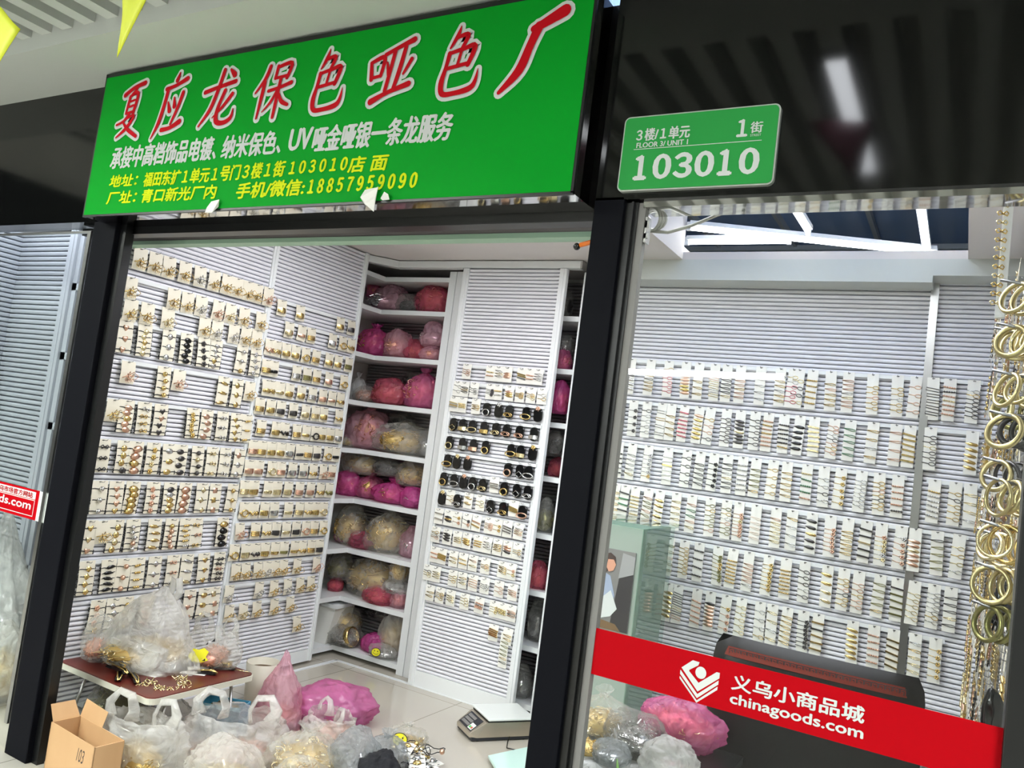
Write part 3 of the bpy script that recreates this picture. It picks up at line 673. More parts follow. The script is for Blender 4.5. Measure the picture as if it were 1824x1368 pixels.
def m_pin(kind):
    def f():
        mb = MB()
        if kind == 'loop_pin': mb.tube([(-.024, -.003, .0), (.010, -.007, .0045), (.022, -.006, .003), (.024, -.005, 0), (.022, -.006, -.003), (.010, -.007, -.0045), (-.024, -.003, -.001)], .0014, 5)
        elif kind == 'bar_slide': mb.box(-.025, .025, -.008, -.003, -.0035, .0035); mb.box(.018, .026, -.010, -.002, -.002, .002)
        elif kind == 'leaf_slide': return flatshape([(-.028, 0), (-.006, .0075), (.016, .0065), (.024, 0), (.016, -.0065), (-.006, -.0075)], .003)()
        elif kind == 'frame_slide':
            mb.tube([(-.024, -.005, -.0055), (.024, -.005, -.0055), (.024, -.005, .0055), (-.024, -.005, .0055)], .0016, 4, True)
        elif kind == 'bead_slide':
            mb.tube([(-.025, -.004, 0), (.025, -.004, 0)], .0015, 4)
            for i in range(5): mb.ball((-.018+.009*i, -.007, 0), .0042, n=7, m=5)
        elif kind == 'drop_slide':
            mb.tube([(-.026, -.004, 0)]+[(.012+.012*cos(a), -.006, .007*sin(a)) for a in [pi*1.0-2*pi*i/12 for i in range(13)]]+[(-.026, -.004, -.0005)], .0015, 4)
        elif kind == 'flower_pin':
            mb.tube([(-.026, -.004, 0), (.022, -.005, 0)], .0014, 4)
            for i in range(5): mb.ball((.014+.006*cos(2*pi*i/5), -.008, .006*sin(2*pi*i/5)), .004, n=6, m=4, sc=(1, .5, 1))
        return mb
    return f
def m_tag():
    mb = MB(); P = rrect(-.0215, .0215, -.062, .004, .019, 6); n = len(P)
    Q = [(x*.86, -.029+(z+.029)*.9) for x, z in P]
    mb.add([(x, 0, z) for x, z in P]+[(x, -.005, z) for x, z in P]+[(x, -.008, z) for x, z in Q], [tuple(range(n))]+
           [(i, i+n, (i+1) % n+n, (i+1) % n) for i in range(n)]+[(n+i, 2*n+i, 2*n+(i+1) % n, n+(i+1) % n) for i in range(n)]+[tuple(range(2*n, 3*n))[::-1]], 0)
    mb.box(-.008, .008, -.010, -.004, -.010, -.006, 0)
    return mb
def m_buckle(kind):
    def f():
        mb = MB(); z0 = -.042
        if kind == 'ring buckle': mb.tube([(.016*cos(2*pi*i/18), -.011, z0+.015*sin(2*pi*i/18)) for i in range(18)], .0032, 6, True)
        elif kind == 'square buckle': mb.tube([(.017*cos(pi/2*i), -.011, z0+.015*sin(pi/2*i)) for i in range(4)], .0030, 5, True)
        elif kind == 'oval buckle': mb.tube([(.024*cos(2*pi*i/18), -.011, z0+.011*sin(2*pi*i/18)) for i in range(18)], .0032, 6, True)
        elif kind == 'wide band':
            vs = []; n = 10
            for i in range(n+1): x = -.022+.044*i/n; y = -.009-.006*sin(pi*i/n); vs += [(x, y, z0-.010), (x, y, z0+.008)]
            mb.add(vs, [(2*i, 2*i+2, 2*i+3, 2*i+1) for i in range(n)], 0, True)
        elif kind == 'knotted wire':
            for s in (0, 1, 2): mb.tube([(.020*cos(2*pi*i/14+s), -.011-.003*s, z0+.009*sin(2*pi*i/14*(1+(s == 1))+s)) for i in range(14)], .0016, 5, True)
        else:
            for i in range(6): mb.ball((.009*cos(2*pi*i/6), -.012, z0+.009*sin(2*pi*i/6)), .006, n=7, m=4, sc=(1, .6, 1))
        return mb
    return f
HOOK = MB().tube([(0, .012, .004), (0, -.004, .004), (0, -.016, .002), (0, -.028, .004), (0, -.032, .010)], .0014, 5).mesh('hook', ['hook_wire'])
def hook_rail(label, us, z, rotz, fix, axis):
    lo, hi = min(us)-.035, max(us)+.035
    org = (fix, 0, z) if axis == 'y' else (0, fix, z)
    t = thing('hook_rail', label, 'hook rail', org, rotz)
    part('bar', MB().box(lo, hi, .002, .008, -.008, .010), 'white_frame', t)
    for u in us: link('hook', HOOK, t, (u, 0, .0))
    return t
def place(name, label, cat, u, z, rotz, fix, axis, group, off=.0):
    loc = (fix, u, z) if axis == 'y' else (u, fix, z)
    return thing(name, label, cat, loc, rotz, group)
def tilt(t, r, a=.05):
    t.rotation_euler = (r.uniform(-.05, .01), r.uniform(-a, a), t.rotation_euler.z)
METALW = ['gold']*6+['pale_gold']*3+['rose_gold']*3+['silver']*3+['gunmetal']*2
MW = {'gold': 'gold', 'pale_gold': 'pale gold', 'rose_gold': 'rose gold', 'silver': 'silver', 'gunmetal': 'dark grey', 'black_plastic': 'black', 'olive': 'olive', 'brass': 'brass', 'pearl': 'pearly', 'pink_enamel': 'pink', 'green_enamel': 'green'}
OW = dict(round_disc='disc', oval_plate='oval', bead='bead', heart='heart', leaf='leaf', square_plate='square', diamond='diamond', flower='flower', bead_row='bead-row', bow='bow', wide_dome='dome')
def tie_card(label_tail, u, z, h, rotz, fix, axis, r, group, n=None, w=.075):
    n = n or r.choice([3, 3, 4, 4, 5]); orn = r.choice(list(ORN)); me = r.choice(METALW+['black_plastic'])
    t = place('hair_tie_card', 'card of %s %s %s hair ties, %s' % (NUM[n], MW[me], OW[orn], label_tail), 'accessory card', u, z+h/2, rotz, fix, axis, group)
    link('backing_card', card_mesh(w, h), t); el = lib('elastic%g' % w, m_elastic(w), ('black_elastic',))
    for i in range(n):
        m2 = me if r.random() < .75 else r.choice(METALW)
        e = link('hair_tie', el, t, (0, 0, -.028-(h-.05)*i/max(1, n-1)), (0, r.uniform(-.05, .05), 0))
        link('ornament', lib(orn, ORN[orn], (m2,)), e, (r.uniform(-.008, .008), 0, 0), (0, r.uniform(-.2, .2), 0), (1.22,)*3)
    tilt(t, r); return t
def cuff_card(label_tail, u, z, rotz, fix, axis, r, group, h=.09):
    k = r.choice(['wide', 'wide', 'wide', 'narrow', 'ringed', 'ringed', 'ring', 'wave']); me = r.choice(METALW+['gold']*4+['olive', 'black_plastic'])
    t = place('hair_cuff_card', '%s %s hair cuff card, %s' % (MW[me], {'wide': 'wide', 'narrow': 'narrow', 'ringed': 'ribbed', 'ring': 'ring-shaped', 'wave': 'wavy'}[k], label_tail), 'accessory card', u, z+h/2, rotz, fix, axis, group)
    link('backing_card', card_mesh(.070, h), t)
    e = link('hair_tie', lib('cuff_elastic', lambda: MB().tube([(-.035, .002, 0), (-.024, -.003, 0)], .003, 5).tube([(.024, -.003, 0), (.035, .002, 0)], .003, 5).tube([(-.035, .003, 0), (.035, .003, 0)], .0025, 5).tube([(.034, .002, -.014), (.034, .002, .014)], .0032, 5).tube([(-.034, .002, -.012), (-.034, .002, .012)], .003, 5), ('black_elastic',)), t, (0, 0, -h*.58))
    link('metal_cuff', lib('cuff_'+k, m_cuff(k), (me,)), e, scale=(1.35, 1.15, 1.45))
    tilt(t, r); return t
def claw_card(label_tail, u, z, h, rotz, fix, axis, r, group, w=.072):
    me = r.choice(['pale_gold', 'gold', 'gold', 'gold', 'rose_gold', 'silver']); s = r.randrange(6)
    t = place('hair_claw_card', '%s wire hair claw card, %s' % (MW[me], label_tail), 'accessory card', u, z+h/2, rotz, fix, axis, group)
    link('backing_card', card_mesh(w, h), t)
    link('hair_claw', lib('claw%d' % s, m_claw(s), (me,)), t, (0, 0, -h*.58), (0, r.uniform(-.25, .25), 0), (1.1, 1.05, 1.1))
    tilt(t, r, .07); return t
PINS = ['loop_pin', 'loop_pin', 'bar_slide', 'leaf_slide', 'frame_slide', 'bead_slide', 'drop_slide', 'drop_slide', 'flower_pin']
PWD = dict(loop_pin='loop pins', bar_slide='bar slides', leaf_slide='leaf slides', frame_slide='frame slides', bead_slide='beaded slides', drop_slide='drop slides', flower_pin='flower pins')
def pin_card(label_tail, u, z, w, h, rotz, fix, axis, r, group, n, m='card_white', sc_=1.0, plain=False):
    k = r.choice(PINS); me = r.choice(METALW+['olive', 'black_plastic', 'olive', 'pearl', 'pink_enamel', 'green_enamel'] if n > 4 and not plain else METALW)
    t = place('hair_clip_card', 'card of %s %s %s, %s' % (NUM[n], MW[me], PWD[k], label_tail), 'accessory card', u, z+h/2, rotz, fix, axis, group)
    link('backing_card', card_mesh(w, h, m), t); sl = r.uniform(.02, .22); z0 = r.uniform(.022, .05)*h/.2
    for i in range(n):
        m2 = me if r.random() < .8 else r.choice(METALW)
        link('hair_clip', lib(k, m_pin(k), (m2,)), t, (r.uniform(-.003, .003), 0, -z0-.012-(h-.05-z0)*i/max(1, n-1)), (0, sl+r.uniform(-.06, .06), 0), (sc_,)*3)
    tilt(t, r, .04); return t
def black_tag(label_tail, u, z, rotz, fix, axis, r, group):
    k = r.choice(['ring buckle', 'ring buckle', 'square buckle', 'oval buckle', 'wide band', 'wide band', 'knotted wire', 'flower']); me = r.choice(['gold', 'gold', 'pale_gold', 'silver', 'rose_gold'])
    t = place('hair_cuff_tag', 'black rounded tag with %s %s, %s' % (MW[me], k, label_tail), 'accessory tag', u, z+.030, rotz, fix, axis, group)
    link('tag_body', lib('tag_body', m_tag, ('black_plastic',)), t, scale=(1.3, 1.3, 1.2))
    link('buckle', lib(k, m_buckle(k), (me,)), t, (0, -.003, 0), scale=(1.35, 1.2, 1.25)); tilt(t, r, .06); return t
r = random.Random(21)
# left wall, panel by the doorpost
X = -3.405
for ri, (z, us) in enumerate(ROWS_L1):
    h = .104 if ri < 3 else .152
    hook_rail('white hook rail, %s row down on the left wall panel by the doorpost' % ORD[ri], us, z+h/2, RX, X, 'y')
    for ci, u in enumerate(us):
        tail = '%s from doorpost, row %s, left wall' % (ORD[ci], NUM[ri+1] if ri < 9 else ['ten', 'eleven'][ri-9])
        uu = u
        if ri < 3: claw_card(tail, uu, z, h, RX, X, 'y', r, 'cards on the left wall by the doorpost')
        elif r.random() < .07: claw_card(tail, uu, z+.02, .104, RX, X, 'y', r, 'cards on the left wall by the doorpost')
        else: tie_card(tail, uu, z, h, RX, X, 'y', r, 'cards on the left wall by the doorpost')
# left wall, panel by the corner shelves
NR = NUM+['ten', 'eleven', 'twelve', 'thirteen', 'fourteen', 'fifteen', 'sixteen', 'seventeen']
for ri, (z, us) in enumerate(ROWS_L2):
    h = .09
    hook_rail('white hook rail, %s row down on the left wall panel by the corner shelves' % ORD[ri], us, z+h/2, RX, X, 'y')
    for ci, u in enumerate(us):
        tail = '%s in row %s beside the corner shelves' % (ORD[ci], NR[ri+1])
        if ri > 12 or r.random() < .05: claw_card(tail, u, z, .092, RX, X, 'y', r, 'cards on the left wall by the corner shelves', .064)
        else: cuff_card(tail, u, z, RX, X, 'y', r, 'cards on the left wall by the corner shelves')
# sliding panel at the back
TAGS = {2: (3, 4, 5, 6, 7), 3: range(9), 4: range(9), 5: range(9), 6: (0, 1, 2, 3, 4, 6, 7, 8), 7: (0, 2, 5, 6, 8)}
YB = 4.06
for ri, (z, us) in enumerate(ROWS_BP):
    if ri < 13: hook_rail('white hook rail, %s row down on the sliding back panel' % ORD[ri], us, z+.04, 0, YB, 'x')
    for ci, u in enumerate(us):
        tail = '%s from left in row %s, back panel' % (ORD[ci], NR[ri+1])
        if ci in TAGS.get(ri, ()): black_tag(tail, u, z, 0, YB, 'x', r, 'black tags on the back panel')
        elif ri == 13 and ci == 2: pin_card('lowest long card at the right of the back panel', u, z-.08, .055, .19, 0, YB, 'x', r, 'cards on the back panel', 6)
        else: pin_card(tail, u, z, .062, .092, 0, YB, 'x', r, 'cards on the back panel', r.choice([2, 3, 3, 4]), sc_=1.12)
# right slat wall behind the window
YRR = 4.222
for ri, (z, us) in enumerate(ROWS_R):
    for seg, txt in ((([u for u in us if u < -.2]), 'wide'), (([u for u in us if u >= -.2]), 'narrow')):
        if seg: hook_rail('white hook rail, %s row down on the %s slat panel behind the window' % (ORD[ri], txt), seg, z+.096, 0, YRR, 'x')
    for ci, u in enumerate(us):
        pin_card('%s from left, row %s behind window' % (ORD[ci], NR[ri+1]), u, z, .052, .2, 0, YRR, 'x', r, 'long cards on the slat wall behind the window', r.choice([4, 5, 5, 6, 7]), sc_=1.12)
SHELF_BAGS = [  # (x, base height, width, height), film, contents, form, label
 ((-3.528, 2.279, 0.38, 0.192), 'pale_pink_film', 'silver', 'pillow', 'pale pink crinkled bag lying on the top shelf, left'),
 ((-3.346, 2.279, 0.207, 0.125), 'grey_film', 'gunmetal', 'pillow', 'small clear bag of dark clips on the top shelf, centre'),
 ((-3.156, 2.279, 0.273, 0.224), 'red_pink_film', 'rose_gold', 'tied', 'red plastic bag of copper wire clips on the top shelf'),
 ((-3.699, 2.382, 0.111, 0.167), 'pink_film', 'gold', 'pillow', 'pink bag half hidden at the far left of the top shelf'),
 ((-3.609, 1.967, 0.266, 0.226), 'hot_pink_film', 'gold', 'tied', 'magenta bag with gold clips showing, left on the second shelf'),
 ((-3.393, 1.967, 0.218, 0.192), 'pale_pink_film', 'rose_gold', 'pillow', 'clear pinkish bag beside the magenta one, second shelf'),
 ((-3.251, 1.967, 0.212, 0.138), 'red_pink_film', 'rose_gold', 'pillow', 'reddish pink bag in the middle of the second shelf'),
 ((-3.098, 2.053, 0.197, 0.163), 'pale_pink_film', 'silver', 'pillow', 'pale pink bag piled at the right of the second shelf'),
 ((-3.063, 1.967, 0.151, 0.087), 'pale_pink_film', 'rose_gold', 'pillow', 'small pale pink bag under the right pile, second shelf'),
 ((-3.722, 1.652, 0.12, 0.192), 'white_film', 'silver', 'tied', 'white bag tucked at the left end of the third shelf'),
 ((-3.599, 1.652, 0.196, 0.104), 'clear_film', 'rose_gold', 'pillow', 'clear bag of thin gold clips, left on the third shelf'),
 ((-3.412, 1.652, 0.255, 0.172), 'red_pink_film', 'rose_gold', 'pillow', 'deep pink bag in the middle of the third shelf'),
 ((-3.158, 1.652, 0.262, 0.257), 'pink_film', 'rose_gold', 'tied', 'large magenta bag at the right of the third shelf'),
 ((-3.326, 1.805, 0.159, 0.09), 'grey_film', 'gunmetal', 'pillow', 'clear crumpled bag behind the deep pink one, third shelf'),
 ((-3.565, 1.338, 0.339, 0.3), 'pale_pink_film', 'rose_gold', 'tied', 'big round pink bag full of gold clips, fourth shelf'),
 ((-3.662, 1.338, 0.158, 0.071), 'clear_film', 'gold', 'pillow', 'clear bag of gold rings under the big pink one, fourth shelf'),
 ((-3.242, 1.338, 0.383, 0.202), 'clear_film', 'gold', 'pillow', 'wide clear bag of gold clips on the fourth shelf'),
 ((-3.378, 1.487, 0.206, 0.126), 'grey_film', 'gunmetal', 'pillow', 'dark clear bag at the rear of the fourth shelf'),
 ((-3.07, 1.338, 0.124, 0.186), 'grey_film', 'silver', 'pillow', 'narrow clear bag at the right end of the fourth shelf'),
 ((-3.555, 1.164, 0.309, 0.149), 'clear_film', 'gold', 'pillow', 'clear bag of gold cuffs, upper left on the fifth shelf'),
 ((-3.645, 1.011, 0.196, 0.157), 'hot_pink_film', 'gold', 'pillow', 'magenta bag at the left of the fifth shelf'),
 ((-3.482, 1.011, 0.199, 0.17), 'pink_film', 'gold', 'tied', 'magenta and purple bag with knotted top, fifth shelf'),
 ((-3.271, 1.011, 0.256, 0.153), 'hot_pink_film', 'pale_gold', 'tied', 'hot pink bag of pale clips in the middle of the fifth shelf'),
 ((-3.085, 1.011, 0.194, 0.131), 'hot_pink_film', 'silver', 'pillow', 'bright pink bag at the right of the fifth shelf'),
 ((-3.148, 1.137, 0.232, 0.172), 'clear_film', 'gold', 'pillow', 'clear bag of gold pieces, upper right on the fifth shelf'),
 ((-3.322, 1.183, 0.203, 0.109), 'grey_film', 'gunmetal', 'pillow', 'dark crumpled clear bag in the middle of the fifth shelf'),
 ((-3.579, 0.687, 0.26, 0.256), 'clear_film', 'gold', 'pillow', 'clear bag of shiny gold cuffs, left on the sixth shelf'),
 ((-3.644, 0.687, 0.156, 0.08), 'hot_pink_film', 'rose_gold', 'pillow', 'small magenta bag at the lower left of the sixth shelf'),
 ((-3.448, 0.687, 0.235, 0.105), 'red_pink_film', 'gunmetal', 'pillow', 'dark pink bag low in the middle of the sixth shelf'),
 ((-3.27, 0.687, 0.291, 0.284), 'clear_film', 'gold', 'tied', 'tall clear bag of gold pieces on the sixth shelf'),
 ((-3.081, 0.687, 0.158, 0.194), 'pale_pink_film', 'silver', 'pillow', 'clear pink bag at the right end of the sixth shelf'),
 ((-3.613, 0.45, 0.203, 0.196), 'grey_film', 'olive', 'pillow', 'dull clear bag at the left of the seventh shelf'),
 ((-3.606, 0.376, 0.106, 0.081), 'red_pink_film', 'rose_gold', 'pillow', 'small red bag on the seventh shelf beside the gold one'),
 ((-3.355, 0.376, 0.423, 0.293), 'clear_film', 'gold', 'tied', 'biggest clear bag packed with gold leaves, seventh shelf'),
 ((-3.1, 0.534, 0.141, 0.146), 'clear_film', 'gold', 'pillow', 'clear bag of gold bits at the right of the seventh shelf'),
 ((-3.118, 0.451, 0.202, 0.09), 'milky_film', 'silver', 'pillow', 'white bag resting at the right of the seventh shelf'),
 ((-3.213, 0.376, 0.233, 0.1), 'red_pink_film', 'rose_gold', 'pillow', 'flat coral pink bag at the front of the seventh shelf'),
 ((-3.069, 0.376, 0.113, 0.106), 'pale_pink_film', 'rose_gold', 'pillow', 'small pink bag in the right corner of the seventh shelf'),
 ((-3.508, 0.119, 0.236, 0.163), 'clear_film', 'gold', 'pillow', 'clear bag of gold sticks at the left of the lowest shelf'),
 ((-3.319, 0.23, 0.292, 0.126), 'grey_film', 'gunmetal', 'pillow', 'clear crumpled bags at the rear of the lowest shelf'),
 ((-3.452, 0.059, 0.27, 0.125), 'grey_film', 'silver', 'pillow', 'grey clear bag with pale clips, front of the lowest shelf'),
 ((-3.232, 0.059, 0.188, 0.109), 'hot_pink_film', 'silver', 'pillow', 'magenta bag with silver bits on the lowest shelf'),
 ((-3.113, 0.059, 0.201, 0.262), 'milky_film', 'gold', 'pillow', 'milky bag at the right end of the lowest shelf'),
 ((-2.159, 2.279, 0.082, 0.177), 'grey_film', 'black_elastic', 'pillow', 'dark bag on the top shelf right of the sliding panel'),
 ((-2.128, 1.967, 0.096, 0.12), 'pink_film', 'rose_gold', 'pillow', 'pink bag on the second shelf right of the sliding panel'),
 ((-2.15, 2.073, 0.089, 0.115), 'clear_film', 'silver', 'pillow', 'clear bag above the pink one right of the sliding panel'),
 ((-2.112, 1.709, 0.11, 0.186), 'hot_pink_film', 'gold', 'pillow', 'magenta bag on the third shelf right of the sliding panel'),
 ((-2.112, 1.462, 0.11, 0.144), 'grey_film', 'gunmetal', 'pillow', 'grey clear bag on the fourth shelf right of the sliding panel'),
 ((-2.106, 1.338, 0.109, 0.113), 'red_pink_film', 'rose_gold', 'pillow', 'coral bag on the fourth shelf right of the sliding panel'),
 ((-2.118, 1.011, 0.109, 0.189), 'clear_film', 'olive', 'pillow', 'dull clear bag on the fifth shelf right of the sliding panel'),
 ((-2.114, 0.687, 0.123, 0.153), 'red_pink_film', 'rose_gold', 'pillow', 'copper and red bag on the sixth shelf right of the sliding panel'),
 ((-2.114, 0.376, 0.122, 0.251), 'grey_film', 'silver', 'pillow', 'grey clear bag on the seventh shelf right of the sliding panel'),
 ((-2.137, 0.059, 0.122, 0.177), 'grey_film', 'silver', 'pillow', 'grey clear bag on the lowest shelf right of the sliding panel'),
 ((-2.942, 2.279, 0.07, 0.159), 'pale_pink_film', 'silver', 'pillow', 'pink bag glimpsed left of the sliding panel, top shelf'),
 ((-2.93, 0.059, 0.059, 0.174), 'hot_pink_film', 'rose_gold', 'pillow', 'magenta bag glimpsed left of the sliding panel, lowest shelf'),
]
# ---------------------------------------------------------------- bags of goods
PROF = dict(
 tied=[(0,0),(.55,0),(.86,.05),(1,.22),(1,.42),(.86,.60),(.55,.76),(.20,.85),(.13,.88),(.22,.93),(.32,1.0)],
 pillow=[(0,0),(.6,0),(.9,.08),(1,.3),(.98,.55),(.82,.78),(.5,.94),(.2,1.0),(0,1.0)],
 vest=[(0,0),(.6,0),(.88,.05),(1,.22),(.98,.45),(.86,.62),(.80,.70),(.74,.74)],
 peak=[(0,0),(.8,0),(.97,.03),(1,.12),(.86,.34),(.62,.56),(.36,.76),(.20,.88),(.12,.95),(.06,1.0)])
def bag_body(wd, dp, h, style, seed, nu=56, nv=36):
    P = PROF[style]; r = random.Random(seed); off = Vector((r.random()*50, r.random()*50, r.random()*50)); vs = []
    ph = [r.random()*6.28 for _ in range(4)]
    for i in range(nv+1):
        t = i/nv*(len(P)-1); k = min(int(t), len(P)-2); f = t-k; f = f*f*(3-2*f)*.5+f*.5
        rr = P[k][0]+(P[k+1][0]-P[k][0])*f; zz = P[k][1]+(P[k+1][1]-P[k][1])*f
        for j in range(nu):
            a = 2*pi*j/nu; c = Vector((cos(a)*rr, sin(a)*rr, zz*1.6))
            n1 = noise.noise(c*1.6+off); n2 = 1-abs(noise.noise(c*4.2+off*1.3))*2; n3 = 1-abs(noise.noise(c*9+off*.7))*2
            pl = .06*sin(9*a+ph[0]+2*zz)+.04*sin(15*a+ph[1])
            amp = .97+.16*n1+.10*n2+.06*n3+pl*(.15+zz*1.1 if style != 'pillow' else .25)
            e = 1.0 if style != 'pillow' else .92+.08*cos(2*a+ph[2])
            vs.append((cos(a)*rr*amp*wd/2*e, sin(a)*rr*amp*dp/2, max(0, zz*h*(1+.10*n1*(zz > .1)+.05*n2*(zz > .3)))))
    mb = MB(); mb.add(vs, [(i*nu+j, i*nu+(j+1) % nu, (i+1)*nu+(j+1) % nu, (i+1)*nu+j) for i in range(nv) for j in range(nu)], 0, True)
    return mb
def bits(seed, n=150):
    """a heap of small clips, unit size, base on z=0"""
    r = random.Random(seed); mb = MB()
    mb.ball((0, 0, .42), .40, 1, 14, 8, (1.02, 1.02, .98))
    for i in range(n):
        a = r.random()*6.283; q = r.uniform(-.75, 1); rho = math.sqrt(max(0, 1-q*q))*.43; p = Vector((rho*cos(a), rho*sin(a), .43+.42*q))
        d = Vector((r.uniform(-1, 1), r.uniform(-1, 1), r.uniform(-1, 1))).normalized(); L = r.uniform(.05, .12)
        k = r.random()
        if k < .55: mb.bar(p-d*L, p+d*L, r.uniform(.012, .03), .01, 0)
        elif k < .8:
            e = d.orthogonal(); R = r.uniform(.03, .06); g = d.cross(e)
            mb.tube([p+e*R*cos(2*pi*m/7)+g*R*sin(2*pi*m/7) for m in range(7)], .009, 4, True)
        else: mb.ball(p, r.uniform(.02, .035), 0, 6, 4, (1.3, 1.3, .6))
    return mb
HEAP = {}
def heap(seed, m):
    k = (seed, m)
    if k not in HEAP: HEAP[k] = bits(seed).mesh('clip_heap', [m, {'gunmetal': 'black_elastic', 'silver': 'silver', 'black_elastic': 'black_elastic', 'rose_gold': 'rose_core', 'olive': 'olive'}.get(m, 'gold_core')])
    return HEAP[k]
bagn = [0]
def bag(label, loc, size, filmname, content, style='pillow', rotz=0, fill=.62, group=None, name='plastic_bag', lean=(0, 0)):
    bagn[0] += 1; s = bagn[0]*7+1
    t = thing(name, label, 'bag', loc, rotz, group)
    wd, dp, h = size
    part('film', bag_body(wd, dp, h, style, s), filmname, t)
    if content:
        o = link('clip_heap', heap(s % 5, content), t, (0, 0, .004), (0, 0, s), (wd*1.0, dp*1.0, h*fill*1.12)); o['kind'] = 'stuff'
    if style == 'vest':
        for sx in (-1, 1):
            mb = MB(); pts = [(sx*wd*.36, -dp*.10, h*.70), (sx*wd*.40, -dp*.06, h*.86), (sx*wd*.32, 0, h*1.0), (sx*wd*.18, .0, h*.97), (sx*wd*.12, 0, h*.80), (sx*wd*.14, 0, h*.66)]
            mb.tube(pts, wd*.058, 8, flat=.3, taper=[1.4, 1, .7, .8, 1, 1.5]); part('handle', mb, filmname, t)
    if style == 'tied':
        part('knot', MB().tube([(.0+wd*.07*cos(2*pi*i/10), wd*.07*sin(2*pi*i/10), h*.875+.004*sin(i*3)) for i in range(10)], wd*.026, 6, True), filmname, t)
    if lean != (0, 0): t.rotation_euler = (lean[0], lean[1], rotz)
    return t
for i, ((x, z, w_, h_), fm, ct, st, lb) in enumerate(SHELF_BAGS):
    dep = min(.24, max(.12, w_*.8)); y = 4.20+dep/2 if i % 3 else 4.33
    if 'rear' in lb or 'behind' in lb: y = 4.42; dep = .12
    if 'front' in lb or 'under' in lb: y = 4.24
    bag(lb, (x, y, z), (w_*1.04, dep, h_*1.02), fm, ct, st, (i*37 % 60-30)*pi/180, .8 if ct in ('gold', 'rose_gold') else .7, 'bags of clips on the shelves')
tag(part('bangle', MB().lathe([(.056,-.018),(.063,-.018),(.066,0),(.063,.018),(.056,.018),(.058,0),(.056,-.018)], 28), 'gold', None), 'wide gold bangle leaning on the lowest shelf among bags', 'bangle').location = (-3.38, 4.215, .125)
bpy.data.objects['bangle'].rotation_euler = (.25, 1.25, .3)
t = thing('storage_box', 'off-white lidless plastic box at the left end of the lowest shelf', 'box', (-3.60, 4.22, .058), .1)
part('box_body', MB().prism([(-.10,0),(.075,0),(.12,.24),(-.15,.24)], -.10, .12), 'white_paint', t); part('rim', MB().box(-.17, .14, -.115, .135, .24, .262), 'white_frame', t)
def smiley(parent, loc, s, rot=(0,0,0)):
    e = link('smiley_print', MB().prism([(s*1.25*cos(2*pi*i/24)*(1+.05*sin(3*i)), s*sin(2*pi*i/24)) for i in range(24)], 0, .0008).mesh('smiley_print', ['black_elastic']), parent, loc, rot)
    mb = MB().prism([(s*1.12*cos(2*pi*i/24), s*.88*sin(2*pi*i/24)) for i in range(24)], -.0008, 0)
    link('yellow_face', mb.mesh('yellow_face', ['smiley_yellow']), e)
    mb = MB()
    for sx in (-1, 1): mb.prism([(sx*s*.42+s*.13*cos(2*pi*i/10), s*.28+s*.17*sin(2*pi*i/10)) for i in range(10)], -.0014, -.0008)
    mb.tube([(s*.75*cos(a), -.001, s*.05-s*.5*sin(a)) for a in [pi*.1+pi*.8*i/10 for i in range(11)]], s*.05, 4)
    link('face_lines', mb.mesh('face_lines', ['black_elastic']), e); return e
t = bag('tiny clear pouch with yellow smiling face print, front of the lowest shelf', (-3.10, 4.20, .058), (.20, .10, .085), 'clear_film', 'silver', 'pillow', .2, .6); smiley(t, (-.02, -.058, .045), .026, (-.2, 0, 0))

# ---------------------------------------------------------------- low folding table and what lies on it
t = thing('folding_table', 'low folding table with dark red wood top and pale rim', 'table', (-3.08, 2.52, 0), 0)
TP = [(x-0, z) for x, z in rrect(-.315, .315, -.275, .275, .035, 5)]
def slab(poly, z0, z1, mi=0):
    n = len(poly); return MB().add([(x, y, z0) for x, y in poly]+[(x, y, z1) for x, y in poly], [tuple(range(n))[::-1], tuple(range(n, 2*n))]+[(i, (i+1) % n, (i+1) % n+n, i+n) for i in range(n)], mi)
part('table_top', slab(TP, .280, .3), 'wood_red', t)
part('table_rim', slab([(x*1.012, y*1.012) for x, y in TP], .272, .2955), 'table_edge', t, 'pale worn rim')
for sx in (-1, 1):
    mb = MB().tube([(sx*.27, -.15, .275), (sx*.27+.0, -.22, .004), (sx*.27, -.16, .004)], .007, 6); part('leg', mb, 'steel', t)
    mb = MB().tube([(sx*.27, .18, .275), (sx*.27, .22, .004), (sx*.27, .17, .004)], .007, 6); part('leg', mb, 'steel', t)
part('brace', MB().tube([(-.27, -.2, .1), (.27, -.2, .1)], .006, 6), 'steel', t)
ZT = .3
t = bag('large milky plastic bag with a pointed twisted top on the red table', (-3.15, 2.50, ZT), (.47, .30, .36), 'milky_film', 'pale_gold', 'peak', .35, .32, lean=(0, .12))
part('handle', MB().tube([(.02, 0, .30), (.03, 0, .36), (.02, .01, .40), (.05, .0, .41), (.07, 0, .35), (.04, 0, .29)], .016, 8, flat=.4), 'milky_film', t)
part('inner_box', MB().box(-.12, .12, -.128, -.05, .004, .115), 'white_film', t, 'white package glimpsed inside the bag')
t = bag('clear plastic bag with yellow duck-like print and black marks on the red table', (-2.965, 2.715, ZT), (.25, .15, .23), 'clear_film', 'rose_gold', 'vest', .35, .4)
e = link('yellow_print', MB().prism([(-.045,-.02),(-.02,-.035),(.02,-.03),(.045,-.01),(.03,.0),(.035,.025),(.01,.035),(-.01,.02),(-.035,.02)], 0, .001).mesh('yellow_print', ['smiley_yellow']), t, (-.01, -.112, .075), (-.1, .2, .25))
link('print_marks', MB().prism([(.02,-.02),(.034,-.016),(.03,-.006)], -.001, 0).prism([(.01,.05),(.02,.055),(.016,.065)], -.001, 0).prism([(.03,.07),(.045,.075),(.04,.09)], -.001, 0).mesh('print_marks', ['black_elastic']), e)
